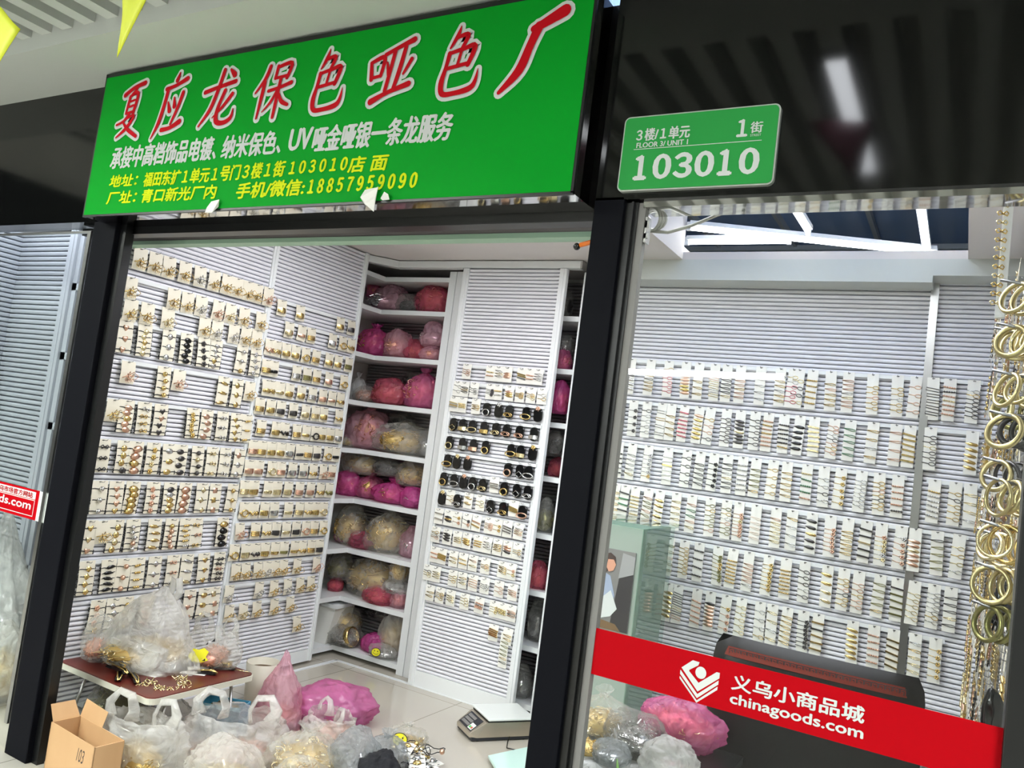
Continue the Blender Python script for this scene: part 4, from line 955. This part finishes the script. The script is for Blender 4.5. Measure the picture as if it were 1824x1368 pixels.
def clipthing(label, loc, rotz, L=.10, m='gold'):
    t = thing('hair_clip', label, 'hair clip', loc, rotz)
    part('clip_base', MB().prism([(-L/2, .003), (-L*.3, .0), (L*.45, .004), (L/2, .010), (L*.3, .018), (-L*.35, .014)], -.013, .013), 'black_plastic', t)
    part('gold_trim', MB().tube([(-L*.45, -.012, .014), (-L*.1, -.010, .021), (L*.3, -.006, .019), (L*.52, 0, .010)], .0035, 6).tube([(-L*.4, .010, .012), (L*.2, .010, .020), (L*.5, .004, .012)], .0028, 6), m, t)
for lb, lc, a, L in (('black and gold long clip, topmost of the pile at the left of the table', (-3.09, 2.33, ZT+.012), -.2, .13), ('black and gold clip pointing right in the left pile on the table', (-3.00, 2.335, ZT), -.45, .15),
                     ('black and gold clip lowest in the left pile on the table', (-3.05, 2.30, ZT), -.7, .12), ('dark clip with pale pearl end at the left of the table', (-3.16, 2.36, ZT), .1, .11), ('black and gold oval clip beside the pen on the table', (-2.885, 2.62, ZT), .5, .09)):
    clipthing(lb, lc, a, L)
t = thing('hair_clip', 'shiny square gold clip at the right corner of the table', 'hair clip', (-2.90, 2.73, ZT), .5)
part('gold_plate', MB().box(-.03, .03, -.022, .022, .012, .036), 'gold', t, bevel=.005); part('clip_base', MB().box(-.045, .05, -.01, .01, 0, .012), 'black_plastic', t, bevel=.002); part('pin', MB().tube([(.04, 0, .006), (.12, -.01, .004)], .0022, 5), 'pale_gold', t)
t = thing('marker_pen', 'black and white marker pen lying on the table', 'pen', (-2.965, 2.60, ZT+.009), 1.15)
part('barrel', MB().tube([(-.02, 0, 0), (.075, 0, 0)], .008, 10), 'paper', t); part('cap', MB().tube([(-.065, 0, 0), (-.02, 0, 0)], .0085, 10), 'black_plastic', t); part('end_plug', MB().tube([(.075, 0, 0), (.085, 0, 0)], .0075, 10), 'black_plastic', t)
for lb, lc, a in (('white paper slip under the milky bag on the table', (-3.03, 2.43, ZT+.0005), .2), ('small white paper slip under the marker pen', (-2.93, 2.585, ZT+.0005), .6)):
    o = tag(part('paper_slip', MB().box(-.055, .055, -.025, .025, 0, .001), 'paper', None), lb, 'paper'); o.location = lc; o.rotation_euler.z = a
rr = random.Random(5)
for i in range(12):   # bent gold hair claws in a loose pile
    x, y = -2.875+rr.uniform(-.075, .075), 2.40+rr.uniform(-.08, .10)
    o = link('wire_claw', lib('wire_claw%d' % (i % 3), m_claw(40+i % 3), ('pale_gold',)), None, (x, y, ZT+.013+.004*(i % 3)), (1.5, rr.uniform(-.2, .2), rr.uniform(0, 6.28)), (1.2, 1.2, 1.2))
    tag(o, 'bent gold wire claw in the loose pile on the red table', 'hair claw', 'gold wire claws on the table')
# ---------------------------------------------------------------- floor of the shop, left
t = thing('cardboard_box', 'open brown cardboard box with pen marks at the left doorpost', 'box', (-2.845, 2.045, 0), -.08); t.scale = (1.0, .48, 1.6)
mb = MB()
for a in ((-.16,.16,-.12,-.114), (-.16,.16,.114,.12), (-.16,-.154,-.12,.12), (.154,.16,-.12,.12)): mb.box(*a, 0, .125)
mb.box(-.16, .16, -.12, .12, 0, .006); part('box_body', mb, 'cardboard', t)
part('flap', MB().add([(-.16,.115,.125),(.0,.118,.125),(.0,.15,.16),(-.16,.15,.165),(-.16,.118,.125),(.0,.121,.125),(.0,.153,.16),(-.16,.153,.165)], [(0,1,2,3),(7,6,5,4),(0,4,5,1),(1,5,6,2),(2,6,7,3),(3,7,4,0)]), 'cardboard', t)
part('flap', MB().add([(-.157,-.11,.124),(-.157,.11,.124),(-.20,.10,.155),(-.20,-.10,.155),(-.16,-.11,.127),(-.16,.11,.127),(-.203,.10,.158),(-.203,-.10,.158)], [(3,2,1,0),(4,5,6,7),(0,4,5,1),(1,5,6,2),(2,6,7,3),(3,7,4,0)]), 'cardboard', t)
text('pen_marks', '103', 'ink', t, .05, .10, .075, .105, -.1205, -.01, .2); text('pen_marks', '104', 'ink', t, .04, .11, .02, .055, -.1205, -.01, .2)
FB = 'bags on the shop floor'
bag('milky carrier bag with two upright handles behind the cardboard box', (-2.765, 2.225, 0), (.38, .19, .315), 'milky_film', 'pale_gold', 'vest', .3, .45)
bag('big milky bag slumped on the floor right of the table', (-2.58, 2.54, 0), (.42, .32, .31), 'milky_film', 'rose_gold', 'vest', .5, .35)
bag('tall pink-tinted clear bag standing with its handles up behind the milky ones', (-2.80, 3.02, 0), (.24, .22, .34), 'pale_pink_film', 'rose_gold', 'peak', .2, .3)
bag('large pink plastic bag lying flat in the middle of the floor', (-2.67, 3.27, 0), (.46, .34, .185), 'soft_pink_film', 'silver', 'pillow', .4, .5)
bag('clear peach-tinted bag with curled handle right of the pink one', (-2.46, 3.02, 0), (.28, .24, .20), 'milky_film', 'rose_gold', 'vest', -.4, .5)
bag('clear bag of gold chains in front of the pink bag', (-2.25, 2.63, 0), (.32, .27, .25), 'clear_film', 'pale_gold', 'tied', .3, .75)
bag('clear crumpled bag at the bottom edge, left of the gold chains', (-2.37, 2.32, 0), (.32, .26, .23), 'milky_film', 'pale_gold', 'pillow', .1, .6)
bag('clear bag full of bright gold bits at the bottom edge', (-2.12, 2.46, 0), (.26, .2, .19), 'clear_film', 'gold', 'pillow', .6, .9)
bag('crinkled silvery bag in front of the black cloth', (-2.10, 2.75, 0), (.24, .2, .235), 'silver_film', 'silver', 'pillow', .8, .6)
bag('smaller crinkled silver bag left of the smiling pouch', (-2.10, 2.97, 0), (.20, .18, .19), 'silver_film', 'silver', 'tied', .2, .6)
t = bag('small clear pouch with a yellow smiling face on the floor', (-2.225, 3.30, 0), (.20, .13, .115), 'clear_film', 'pale_gold', 'tied', .35, .45, name='clear_pouch'); smiley(t, (-.015, -.072, .055), .03, (-.25, 0, 0))
bag('grey clear bag beneath the table by its leg', (-2.93, 2.50, 0), (.20, .20, .19), 'grey_film', 'silver', 'pillow', 0, .4)
bag('dim clear bag of dark gold pieces under the table at the left', (-3.25, 2.46, 0), (.26, .24, .22), 'grey_film', 'olive', 'pillow', 0, .8)
bag('pale clear bag leaning on the left wall beside the doorpost', (-3.31, 2.36, .302), (.15, .12, .20), 'clear_film', 'rose_gold', 'pillow', 0, .5)
t = thing('storage_box', 'small blue plastic box with pale lid edge under the table', 'box', (-2.88, 2.745, 0.0), .45)
mb = MB()
for a in ((-.10,.10,-.07,-.065), (-.10,.10,.065,.07), (-.10,-.095,-.07,.07), (.095,.10,-.07,.07)): mb.box(*a, 0, .15)
mb.box(-.1, .1, -.07, .07, 0, .006); part('box_body', mb, 'blue_plastic', t); part('rim', MB().box(-.105, .105, -.08, -.068, .145, .16), 'pale_blue', t); 
o = link('clip_heap', heap(2, 'gold'), t, (0, 0, .05), (0, 0, 0), (.18, .12, .12)); o['kind'] = 'stuff'
t = thing('paper_tube', 'beige open tub with brown inside near the left wall', 'tub', (-3.10, 3.18, 0), .3)
part('tub_wall', MB().lathe([(.07, 0), (.085, .21), (.082, .21), (.068, .01)], 24), 'beige_plastic', t); part('tub_filling', MB().lathe([(.0, .17), (.078, .17), (.078, .172)], 20), 'brown', t)
t = thing('black_cloth', 'crumpled black cloth between the silver bag and the hair ties', 'cloth', (-1.955, 2.73, 0), .3)
part('cloth_body', bag_body(.2, .22, .19, 'pillow', 79), 'black_cloth', t)
rr = random.Random(9)
for i in range(26):   # loose cards and ties at the bottom edge
    x = -2.0+rr.uniform(-.15, .13); y = 3.08+rr.uniform(-.13, .14); z = .004+.02*max(0, 1-((x+2.0)**2+(y-3.08)**2)/.02)*rr.random()+.002*i
    if i % 2 == 0:
        t = thing('hair_tie_card', 'white card of black hair ties in the loose heap on the floor', 'accessory card', (x, y, z), rr.uniform(0, 6.28), 'cards in the heap on the floor')
        t.rotation_euler = (-pi/2+rr.uniform(-.25, .1), rr.uniform(-.1, .1), t.rotation_euler.z)
        link('backing_card', card_mesh(.075, .11, 'card_white'), t)
        for k in range(2):
            e = link('hair_tie', lib('elastic0.075', m_elastic(), ('black_elastic',)), t, (0, 0, -.03-.04*k)); link('ornament', lib('wide_dome', ORN['wide_dome'], (rr.choice(['pale_gold', 'gold', 'silver']),)), e)
    else:
        a0 = rr.uniform(0, 6.28); R = rr.uniform(.03, .05)
        pts = [(R*cos(a0+.55*j), R*.8*sin(a0+.55*j), .012+.012*sin(j*1.3)) for j in range(11)]
        t = thing('hair_tie', 'loose black hair tie with metal piece in the heap on the floor', 'hair tie', (x, y, z+.012), 0, 'loose hair ties in the heap on the floor')
        part('elastic', MB().tube(pts, .0022, 5, True), 'black_elastic', t); link('ornament', lib('bead', ORN['bead'], (rr.choice(['gold', 'pale_gold', 'rose_gold']),)), t, (R*cos(a0), R*.8*sin(a0), .02), (0, 0, 0), (1.3, 1.3, 1.3))
# digital scale
t = thing('digital_scale', 'white and steel digital weighing scale on the floor before the panel', 'scale', (-2.02, 3.79, 0), radians(55))
part('scale_body', MB().add([(-.14,-.10,.02),(.16,-.10,.02),(.16,.10,.02),(-.14,.10,.02),(-.10,-.10,.095),(.16,-.10,.095),(.16,.10,.095),(-.10,.10,.095),(-.18,-.085,.02),(-.18,.085,.02),(-.18,-.085,.04),(-.18,.085,.04)],
    [(0,1,5,4),(1,2,6,5),(2,3,7,6),(4,5,6,7),(0,4,10,8),(3,9,11,7),(8,10,11,9),(4,7,11,10),(0,8,9,3),(0,3,2,1)]), 'scale_steel', t, bevel=.003)
part('scale_base', MB().box(-.17, .16, -.095, .095, .004, .022), 'scale_dark', t, bevel=.003)
part('weighing_plate', MB().box(-.095, .175, -.115, .115, .104, .116), 'scale_white', t, bevel=.006)
part('plate_gap', MB().box(-.09, .165, -.10, .10, .094, .105), 'black_track', t)
dm = Matrix.Translation((-.139, 0, .0685)) @ Matrix.Rotation(math.atan2(-.055, .08), 4, 'Y')
d = part('display_panel', MB().box(-.040, .040, -.075, .075, 0, .003), 'scale_dark', t); d.matrix_local = dm
kb = link('keypad', MB().box(-.036, .0, -.072, -.028, .003, .0045).mesh('keypad', ['scale_white']), d)
link('green_key', MB().box(-.030, -.018, -.05, -.034, .0045, .0055).mesh('green_key', ['display_green']), d); link('red_key', MB().box(-.030, -.018, -.068, -.054, .0045, .0055).mesh('red_key', ['display_red']), d)
for k in range(3): link('readout', MB().box(-.03+.022*k, -.014+.022*k, -.02, .066, .003, .0038).mesh('readout', ['dull_grey']), d)
for sx in (-1, 1):
    for sy in (-1, 1): part('foot', MB().lathe([(.012, 0), (.012, .006)], 10, c=(sx*.13, sy*.075, 0)), 'black_plastic', t)
tag(part('scale_cable', MB().tube([(-1.93, 3.80, .03), (-1.90, 3.72, .008), (-1.87, 3.66, .006), (-1.80, 3.68, .006), (-1.74, 3.80, .006)], .003, 5), 'black_plastic', None), 'thin black cable curling from the scale', 'cable')
tag(part('glass_sheet', slab([(-1.855, 3.45), (-1.45, 3.05), (-1.2, 3.4), (-1.74, 3.80)], .02, .03), 'pale_green', None), 'pale green glass sheet lying low beside the middle post', 'glass sheet')
tag(part('glass_support', MB().box(-1.70, -1.35, 3.2, 3.4, 0, .02), 'beige_plastic', None), 'flat pale block beneath the green glass sheet', 'block')

# ---------------------------------------------------------------- neighbouring shop seen past the left post
def S(x, z, k=.6): return x*k, 1.5+(z-1.5)*k          # scaled from measurements taken at twice the depth
Yn = 4.3*.6
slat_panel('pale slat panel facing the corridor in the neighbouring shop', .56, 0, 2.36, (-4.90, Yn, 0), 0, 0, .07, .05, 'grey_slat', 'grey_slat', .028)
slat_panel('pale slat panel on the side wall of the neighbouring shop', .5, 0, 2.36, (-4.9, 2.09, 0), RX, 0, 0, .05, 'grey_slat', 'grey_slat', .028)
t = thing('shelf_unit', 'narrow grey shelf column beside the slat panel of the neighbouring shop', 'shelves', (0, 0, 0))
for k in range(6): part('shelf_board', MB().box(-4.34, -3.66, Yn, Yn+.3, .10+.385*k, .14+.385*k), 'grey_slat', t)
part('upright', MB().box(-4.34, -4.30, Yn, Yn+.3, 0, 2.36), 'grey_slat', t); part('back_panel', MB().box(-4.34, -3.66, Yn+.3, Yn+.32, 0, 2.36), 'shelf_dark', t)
struct('wall_neighbour', MB().box(-6.5, -3.6, 3.0, 3.06, 0, 2.6).box(-5.0, -4.93, 2.1, 3.0, 0, 2.6), 'corridor_wall', 'grey rear wall of the neighbouring shop')
struct('ceiling_neighbour', MB().box(-6.5, -3.63, 2.1, 3.0, 2.6, 2.65), 'ceiling_paint', 'ceiling of the neighbouring shop')
bag('big cloudy plastic bag behind the neighbouring glass pane', (-4.25, 2.40, 0), (.62, .34, .80), 'milky_film', 'silver', 'peak', 0, .5)
bag('grey clear bag of pale goods at the foot of the neighbouring pane', (-3.86, 2.27, .0), (.34, .24, .34), 'milky_film', 'pale_gold', 'pillow', 0, .7)
# ---------------------------------------------------------------- behind the window: desk heap, chair, cabinet
t = thing('display_desk', 'black desk behind the window carrying bags', 'desk', (0, 0, 0))
part('desk_top', MB().box(-.985, -.52, 2.14, 2.585, .63, .655), 'black_track', t, bevel=.003)
for x in (-.96, -.545):
    for y in (2.17, 2.56): part('leg', MB().box(x-.015, x+.015, y-.015, y+.015, 0, .63), 'black_track', t)
part('front_board', MB().box(-.97, -.53, 2.16, 2.175, .15, .63), 'black_track', t)
ZD = .655
bag('clear bag of gold wire clips on the desk, left end', (-.90, 2.36, ZD), (.17, .16, .145), 'clear_film', 'pale_gold', 'tied', .3, .6)
bag('crinkled clear bag in the middle of the desk', (-.78, 2.33, ZD), (.22, .17, .115), 'grey_film', 'silver', 'pillow', .1, .7)
bag('pink bag with coral goods at the right of the desk', (-.70, 2.50, ZD), (.24, .18, .165), 'pink_film', 'rose_gold', 'tied', .3, .7)
bag('small silvery crumpled bag at the front of the desk', (-.80, 2.21, ZD), (.12, .10, .06), 'silver_film', 'silver', 'pillow', .5, .6)
bag('white crumpled bag at the right front of the desk', (-.64, 2.23, ZD), (.16, .14, .10), 'milky_film', 'silver', 'pillow', .5, .4)
t = thing('gold_pieces', 'loose shiny gold pieces at the left front of the desk', 'hair clips', (-.88, 2.22, ZD), 0); o = link('clip_heap', heap(3, 'gold'), t, (0, 0, -.01), (0, 0, 0), (.13, .10, .055)); o['kind'] = 'stuff'
mb = MB(); vs = []; n = 14
for i in range(n+1):
    for j in range(n+1):
        u = i/n; v_ = j/n; x = -.93+.40*u; y = 2.33-.24*v_
        z = ZD+.004 if y > 2.14 else ZD+.004-(2.14-y)*1.6
        vs.append((x, y, z+.010*noise.noise(Vector((x*14, y*14, 3)))+.006*(1-abs(noise.noise(Vector((x*30, y*30, 7)))*2))))
mb.add(vs, [(i*(n+1)+j, i*(n+1)+j+1, (i+1)*(n+1)+j+1, (i+1)*(n+1)+j) for i in range(n) for j in range(n)], 0, True)
tag(part('plastic_sheet', mb, 'white_film', None), 'crumpled white plastic sheet hanging over the desk edge', 'plastic sheet')
tag(part('plant_leaf', MB().tube([(-.735, 2.10, .60), (-.74, 2.115, .66), (-.755, 2.13, .70)], .006, 6, taper=[1.6, 1.2, .3]), 'leaf_green', None), 'green strip sticking up at the front of the desk', 'strip')
t = thing('office_chair', 'black leather office chair with a red-brown patterned band across its back', 'chair', (-.365, 2.66, 0), .0)
mb = MB(); n = 16; vs = []; fs = []
def chair_pt(u, v_, side):
    x = -.31+.62*u; z = .42+.555*v_; b = .03*(1-(2*u-1)**2); edge = min(u, 1-u, v_, 1-v_)*2
    th = .05*min(1, (edge*5)**.5 if edge > 0 else 0)
    rx = .045 if v_ > .9 and (u < .07 or u > .93) else 0
    return (x*(1-(.0 if v_ < .92 else (v_-.92)*.9)), .02+side*th-b*.5-.10*(v_-.3)*-.6, z)
for side in (-1, 1):
    for i in range(n+1):
        for j in range(n+1): vs.append(chair_pt(i/n, j/n, side))
N1 = (n+1)*(n+1)
for i in range(n):
    for j in range(n):
        a = i*(n+1)+j; fs.append((a, a+n+1, a+n+2, a+1)); fs.append((N1+a, N1+a+1, N1+a+n+2, N1+a+n+1))
part('backrest', mb.add(vs, fs, 0, True), 'chair_leather', t)
band = MB(); m_ = 20; vs = []
for i in range(m_+1):
    u = .075+.85*i/m_
    for z in (.922, .948):
        p = chair_pt(u, (z-.42)/.555, -1); vs.append((p[0], p[1]-.004, p[2]))
band.add(vs, [(2*i, 2*i+2, 2*i+3, 2*i+1) for i in range(m_)], 0, True); bnd = part('patterned_band', band, 'chair_band', t, 'red-brown band with key pattern')
mb = MB(); x = -.25
while x < .25:
    u = (x+.31)/.62; y = chair_pt(u, .93, -1)[1]-.0055
    for a in ((x, x+.016, .943, .945), (x, x+.002, .927, .945), (x, x+.012, .927, .929), (x+.010, x+.012, .927, .939), (x+.005, x+.012, .937, .939), (x+.016, x+.018, .927, .945)):
        mb.box(a[0], a[1], y, y+.001, a[2], a[3])
    x += .019
link('key_pattern', mb.mesh('key_pattern', ['dull_dark']), bnd)
part('seat', MB().box(-.28, .28, .05, .54, .40, .50), 'chair_leather', t, bevel=.03)
for sx in (-1, 1): part('armrest', MB().tube([(sx*.30, .04, .60), (sx*.33, .10, .66), (sx*.33, .40, .66), (sx*.30, .45, .50)], .025, 8), 'chair_leather', t)
part('column', MB().lathe([(.03, .08), (.03, .40)], 12, c=(0, .3, 0)), 'steel', t)
mb = MB()
for k in range(5): mb.bar((0, .3, .07), (.27*cos(k*1.2566+.3), .3+.27*sin(k*1.2566+.3), .05), .04, .03)
part('star_base', mb, 'black_plastic', t)
for k in range(5): part('castor', MB().ball((.27*cos(k*1.2566+.3), .3+.27*sin(k*1.2566+.3), .025), .025), 'black_plastic', t)
# mint cabinet with a flat image of a seated person, by the middle post
t = thing('cabinet', 'narrow mint-green cabinet standing beyond the middle post', 'cabinet', (-1.395, 3.62, 0), 0)
part('cabinet_body', MB().box(-.175, .115, 0, .4, .06, 1.185), 'cabinet_mint', t, bevel=.004); part('glass_top', MB().box(-.18, .15, -.02, .42, 1.185, 1.205), 'green_glass', t)
part('glass_edge', MB().box(.115, .135, -.012, .4, .30, 1.185), 'green_glass', t); part('plinth', MB().box(-.16, .1, .02, .38, 0, .06), 'scale_dark', t)
t = thing('flat_image', 'flat image of a seated person in a pale blouse on the cabinet door', 'picture', (-1.395, 3.612, 0), 0)
part('image_sheet', MB().box(-.165, .092, 0, .006, .70, 1.07), 'dull_grey', t)
def flat(name, pts, y, m): part(name, MB().prism(pts, y, y+.0012), m, t)
flat('scene_shape', [(.0,.70),(.092,.70),(.092,1.0),(.03,1.03),(.02,.9)], -.0012, 'dull_dark'); flat('scene_shape', [(.02,.94),(.092,.97),(.092,1.05),(.03,1.06)], -.0018, 'corridor_wall')
flat('person_shape', [(-.15,.72),(-.07,.72),(.0,.78),(.01,.86),(-.02,.945),(-.07,.965),(-.11,.93),(-.145,.83)], -.0024, 'image_blue')
flat('hair_shape', [(-.078,.955),(-.085,1.0),(-.065,1.04),(-.03,1.052),(-.005,1.035),(.0,1.0),(-.02,.985),(-.05,.95)], -.003, 'image_hair'); flat('face_shape', [(-.045,.985),(-.04,1.02),(-.012,1.022),(.002,1.0),(-.008,.972),(-.03,.963)], -.0036, 'skin_tone')
flat('person_shape', [(-.06,.74),(.0,.76),(.03,.80),(-.01,.88),(-.05,.84)], -.003, 'text_white'); flat('scene_shape', [(-.165,.70),(.06,.70),(.03,.73),(-.10,.745)], -.0036, 'brown')
# coiled cable and bracket at the window's top left
t = thing('cable_coil', 'coil of grey cable hanging at the top left corner of the window', 'cable', (-.835, 2.12, 2.185), 0)
mb = MB()
for k in range(3): mb.tube([((.026+.004*k)*cos(2*pi*i/18)+.004*k, .004*k, (.034-.003*k)*sin(2*pi*i/18)) for i in range(18)], .0045, 6, True)
part('coil', mb, 'cable_grey', t); part('loose_end', MB().tube([(.0, 0, -.034), (.05, .01, -.036), (.11, .03, -.012), (.17, .05, .022), (.24, .07, .055)], .005, 6), 'cable_grey', t)
tag(part('bracket', MB().box(-.812, -.806, 2.02, 2.05, 2.09, 2.16).box(-.812, -.800, 2.02, 2.026, 2.10, 2.115).box(-.812, -.800, 2.02, 2.026, 2.13, 2.15), 'steel', None), 'small notched metal bracket on the middle post', 'bracket')
tag(part('sensor', MB().ball((-1.025, 2.05, 2.088), .011, 0).tube([(-1.015, 2.05, 2.092), (-.958, 2.045, 2.104)], .007, 6, mi=1), ['black_plastic', 'orange'], None), 'small black knob with orange end under the header by the middle post', 'knob')
# ---------------------------------------------------------------- lamps of the shop
def tube_lamp(label, a, b, r_=.016, glow='tube_glow'):
    a, b = Vector(a), Vector(b); t = thing('tube_light', label, 'light', a)
    d = b-a; up = Vector((0, 0, .026))
    part('tube', MB().tube([(0, 0, 0), d], r_, 8), glow, t)
    part('housing', MB().bar(up, d+up, .04, .022), 'white_frame', t)
    for q in (Vector((0, 0, 0)), d): part('end_cap', MB().box(q.x-.012, q.x+.012, q.y-.012, q.y+.012, -.014, .03), 'white_frame', t)
tube_lamp('longest tube light, slanting across the ceiling opening', (-1.38, 4.06, 2.76), (-.232, 4.60, 2.76), .013)
tube_lamp('short level tube light at the left of the ceiling opening', (-1.48, 4.34, 2.76), (-.92, 4.345, 2.76), .011)
tube_lamp('short upright-looking tube light left of centre in the ceiling opening', (-.80, 3.75, 2.76), (-.795, 4.19, 2.76), .011)
tube_lamp('tube light at the right of the ceiling opening', (-.268, 3.73, 2.76), (-.27, 4.55, 2.76), .012)
# ---------------------------------------------------------------- right wall: bangles, clips, cards
XR = .16
t = thing('peg_board', 'row of pegs along the right wall near the window', 'pegs', (0, 0, 0))
PEGS = [(2.30, 2.05), (2.30, 1.94), (2.36, 1.83), (2.30, 1.72), (2.32, 1.56), (2.32, 1.45), (2.34, 1.345), (2.34, 1.25), (2.62, 1.99), (2.62, 1.80), (2.62, 1.62), (2.62, 1.42)]
for y, z in PEGS: part('peg', MB().tube([(XR, y, z), (.10, y, z), (.035, y, z+.012)], .004, 6), 'hook_wire', t)
part('mount', MB().box(XR-.006, XR, 2.26, 2.66, 1.2, 2.12), 'white_frame', t)
bi = 0; rr = random.Random(3)
BM = ['brass', 'pale_gold', 'brass', 'gunmetal', 'brass', 'gold', 'brass', 'olive', 'brass', 'olive', 'gunmetal', 'pale_gold']
for (y, z), m in zip(PEGS, BM):
    for k in range(4):
        R = rr.uniform(.037, .044); fl = .0045+rr.random()*.003
        x = .070+.026*k
        mb = MB().tube([(0, R*cos(2*pi*i/28), R*sin(2*pi*i/28)) for i in range(28)], fl, 8, True, flat=1)
        o = part('bangle', mb, m if k else rr.choice([m, 'brass', 'pale_gold']), None); o.location = (x, y, z-R+.006); o.rotation_euler = (0, rr.uniform(-.15, .3), rr.uniform(.5, 1.2))
        tag(o, '%s bangle, %s on the %s peg from the top, right wall' % (MW[m], ['outermost', 'second', 'third', 'innermost'][k], ORD[PEGS.index((y, z))]), 'bangle', 'bangles on the right wall')
WR = [(2.18, 8), (1.95, 8), (1.72, 9), (1.48, 9), (1.25, 9), (1.01, 9), (.77, 9)]
for ri, (z, n) in enumerate(WR):
    us = [2.5+.135*k for k in range(n+3)]
    hook_rail('white hook rail, %s row down on the right wall' % ORD[ri], [-u for u in us], z+.096, -RX, .142, 'y')
    for ci, u in enumerate(us):
        if u > 4.15: continue
        for k in range(3 if u > 2.9 else 1):
            pin_card('%s%s from window, row %s, right wall' % (('', 'second layer, ', 'outer layer, ')[k], ORD[ci], NR[ri+1]), u+.01*k, z-.01*k, .055, .2, -RX, .128-.034*k, 'y', r, 'cards on the right wall', 6, 'card_cream', 1.4, True)
def strip_card(label, x, y, z0, z1, m):
    t = thing('display_strip', label, 'display strip', (x, y, z1))
    part('strip_board', MB().box(-.012, .012, -.012, .012, -(z1-z0), 0), 'white_frame', t)
    part('hanger', MB().tube([(0, 0, -.02), (.185, 0, -.02)], .003, 5), 'hook_wire', t)
    k = 0; z = -.02
    while z > -(z1-z0)+.02:
        link('hair_clip', lib('bow', o_bow, (m if k % 3 else 'pale_gold',)), t, (-.016, -.012, z), (0, 0, .5)); part_z = z; z -= .026; k += 1
strip_card('tall white display strip with gold bow clips at the upper right', .045, 2.62, 2.03, 2.40, 'gold')
for i, (y, z, lb) in enumerate(((2.45, 1.20, 'black hair claw hanging at the right wall, upper'), (2.45, .93, 'large black hair claw with gold tip at the lower right'), (2.5, .76, 'dark ribbed hair claw lowest on the right wall'))):
    t = thing('hair_claw', lb, 'hair claw', (.10, y, z), -.6)
    part('claw_body', bag_body(.05, .045, .11, 'pillow', 300+i, 20, 14), 'black_plastic', t); mb = MB()
    for k in range(5): mb.tube([(-.02+.01*k, -.018, .02), (-.02+.01*k, -.028, -.012)], .0025, 5)
    part('claw_teeth', mb, 'black_plastic', t)
t = thing('hair_claw', 'gold bow-shaped hair claw at the lower right below the black one', 'hair claw', (.085, 2.42, .875), -.6)
part('hanger', MB().tube([(0, 0, 0), (.10, .08, 0)], .003, 5), 'hook_wire', t); part('gold_bow', MB().ball((-.018, 0, 0), .022, 0, 12, 8, (1.2, .6, .8)).ball((.022, 0, 0), .022, 0, 12, 8, (1.2, .6, .8)), 'gold', t); part('claw_teeth', MB().box(-.02, .02, -.01, .01, -.03, -.01), 'black_plastic', t)
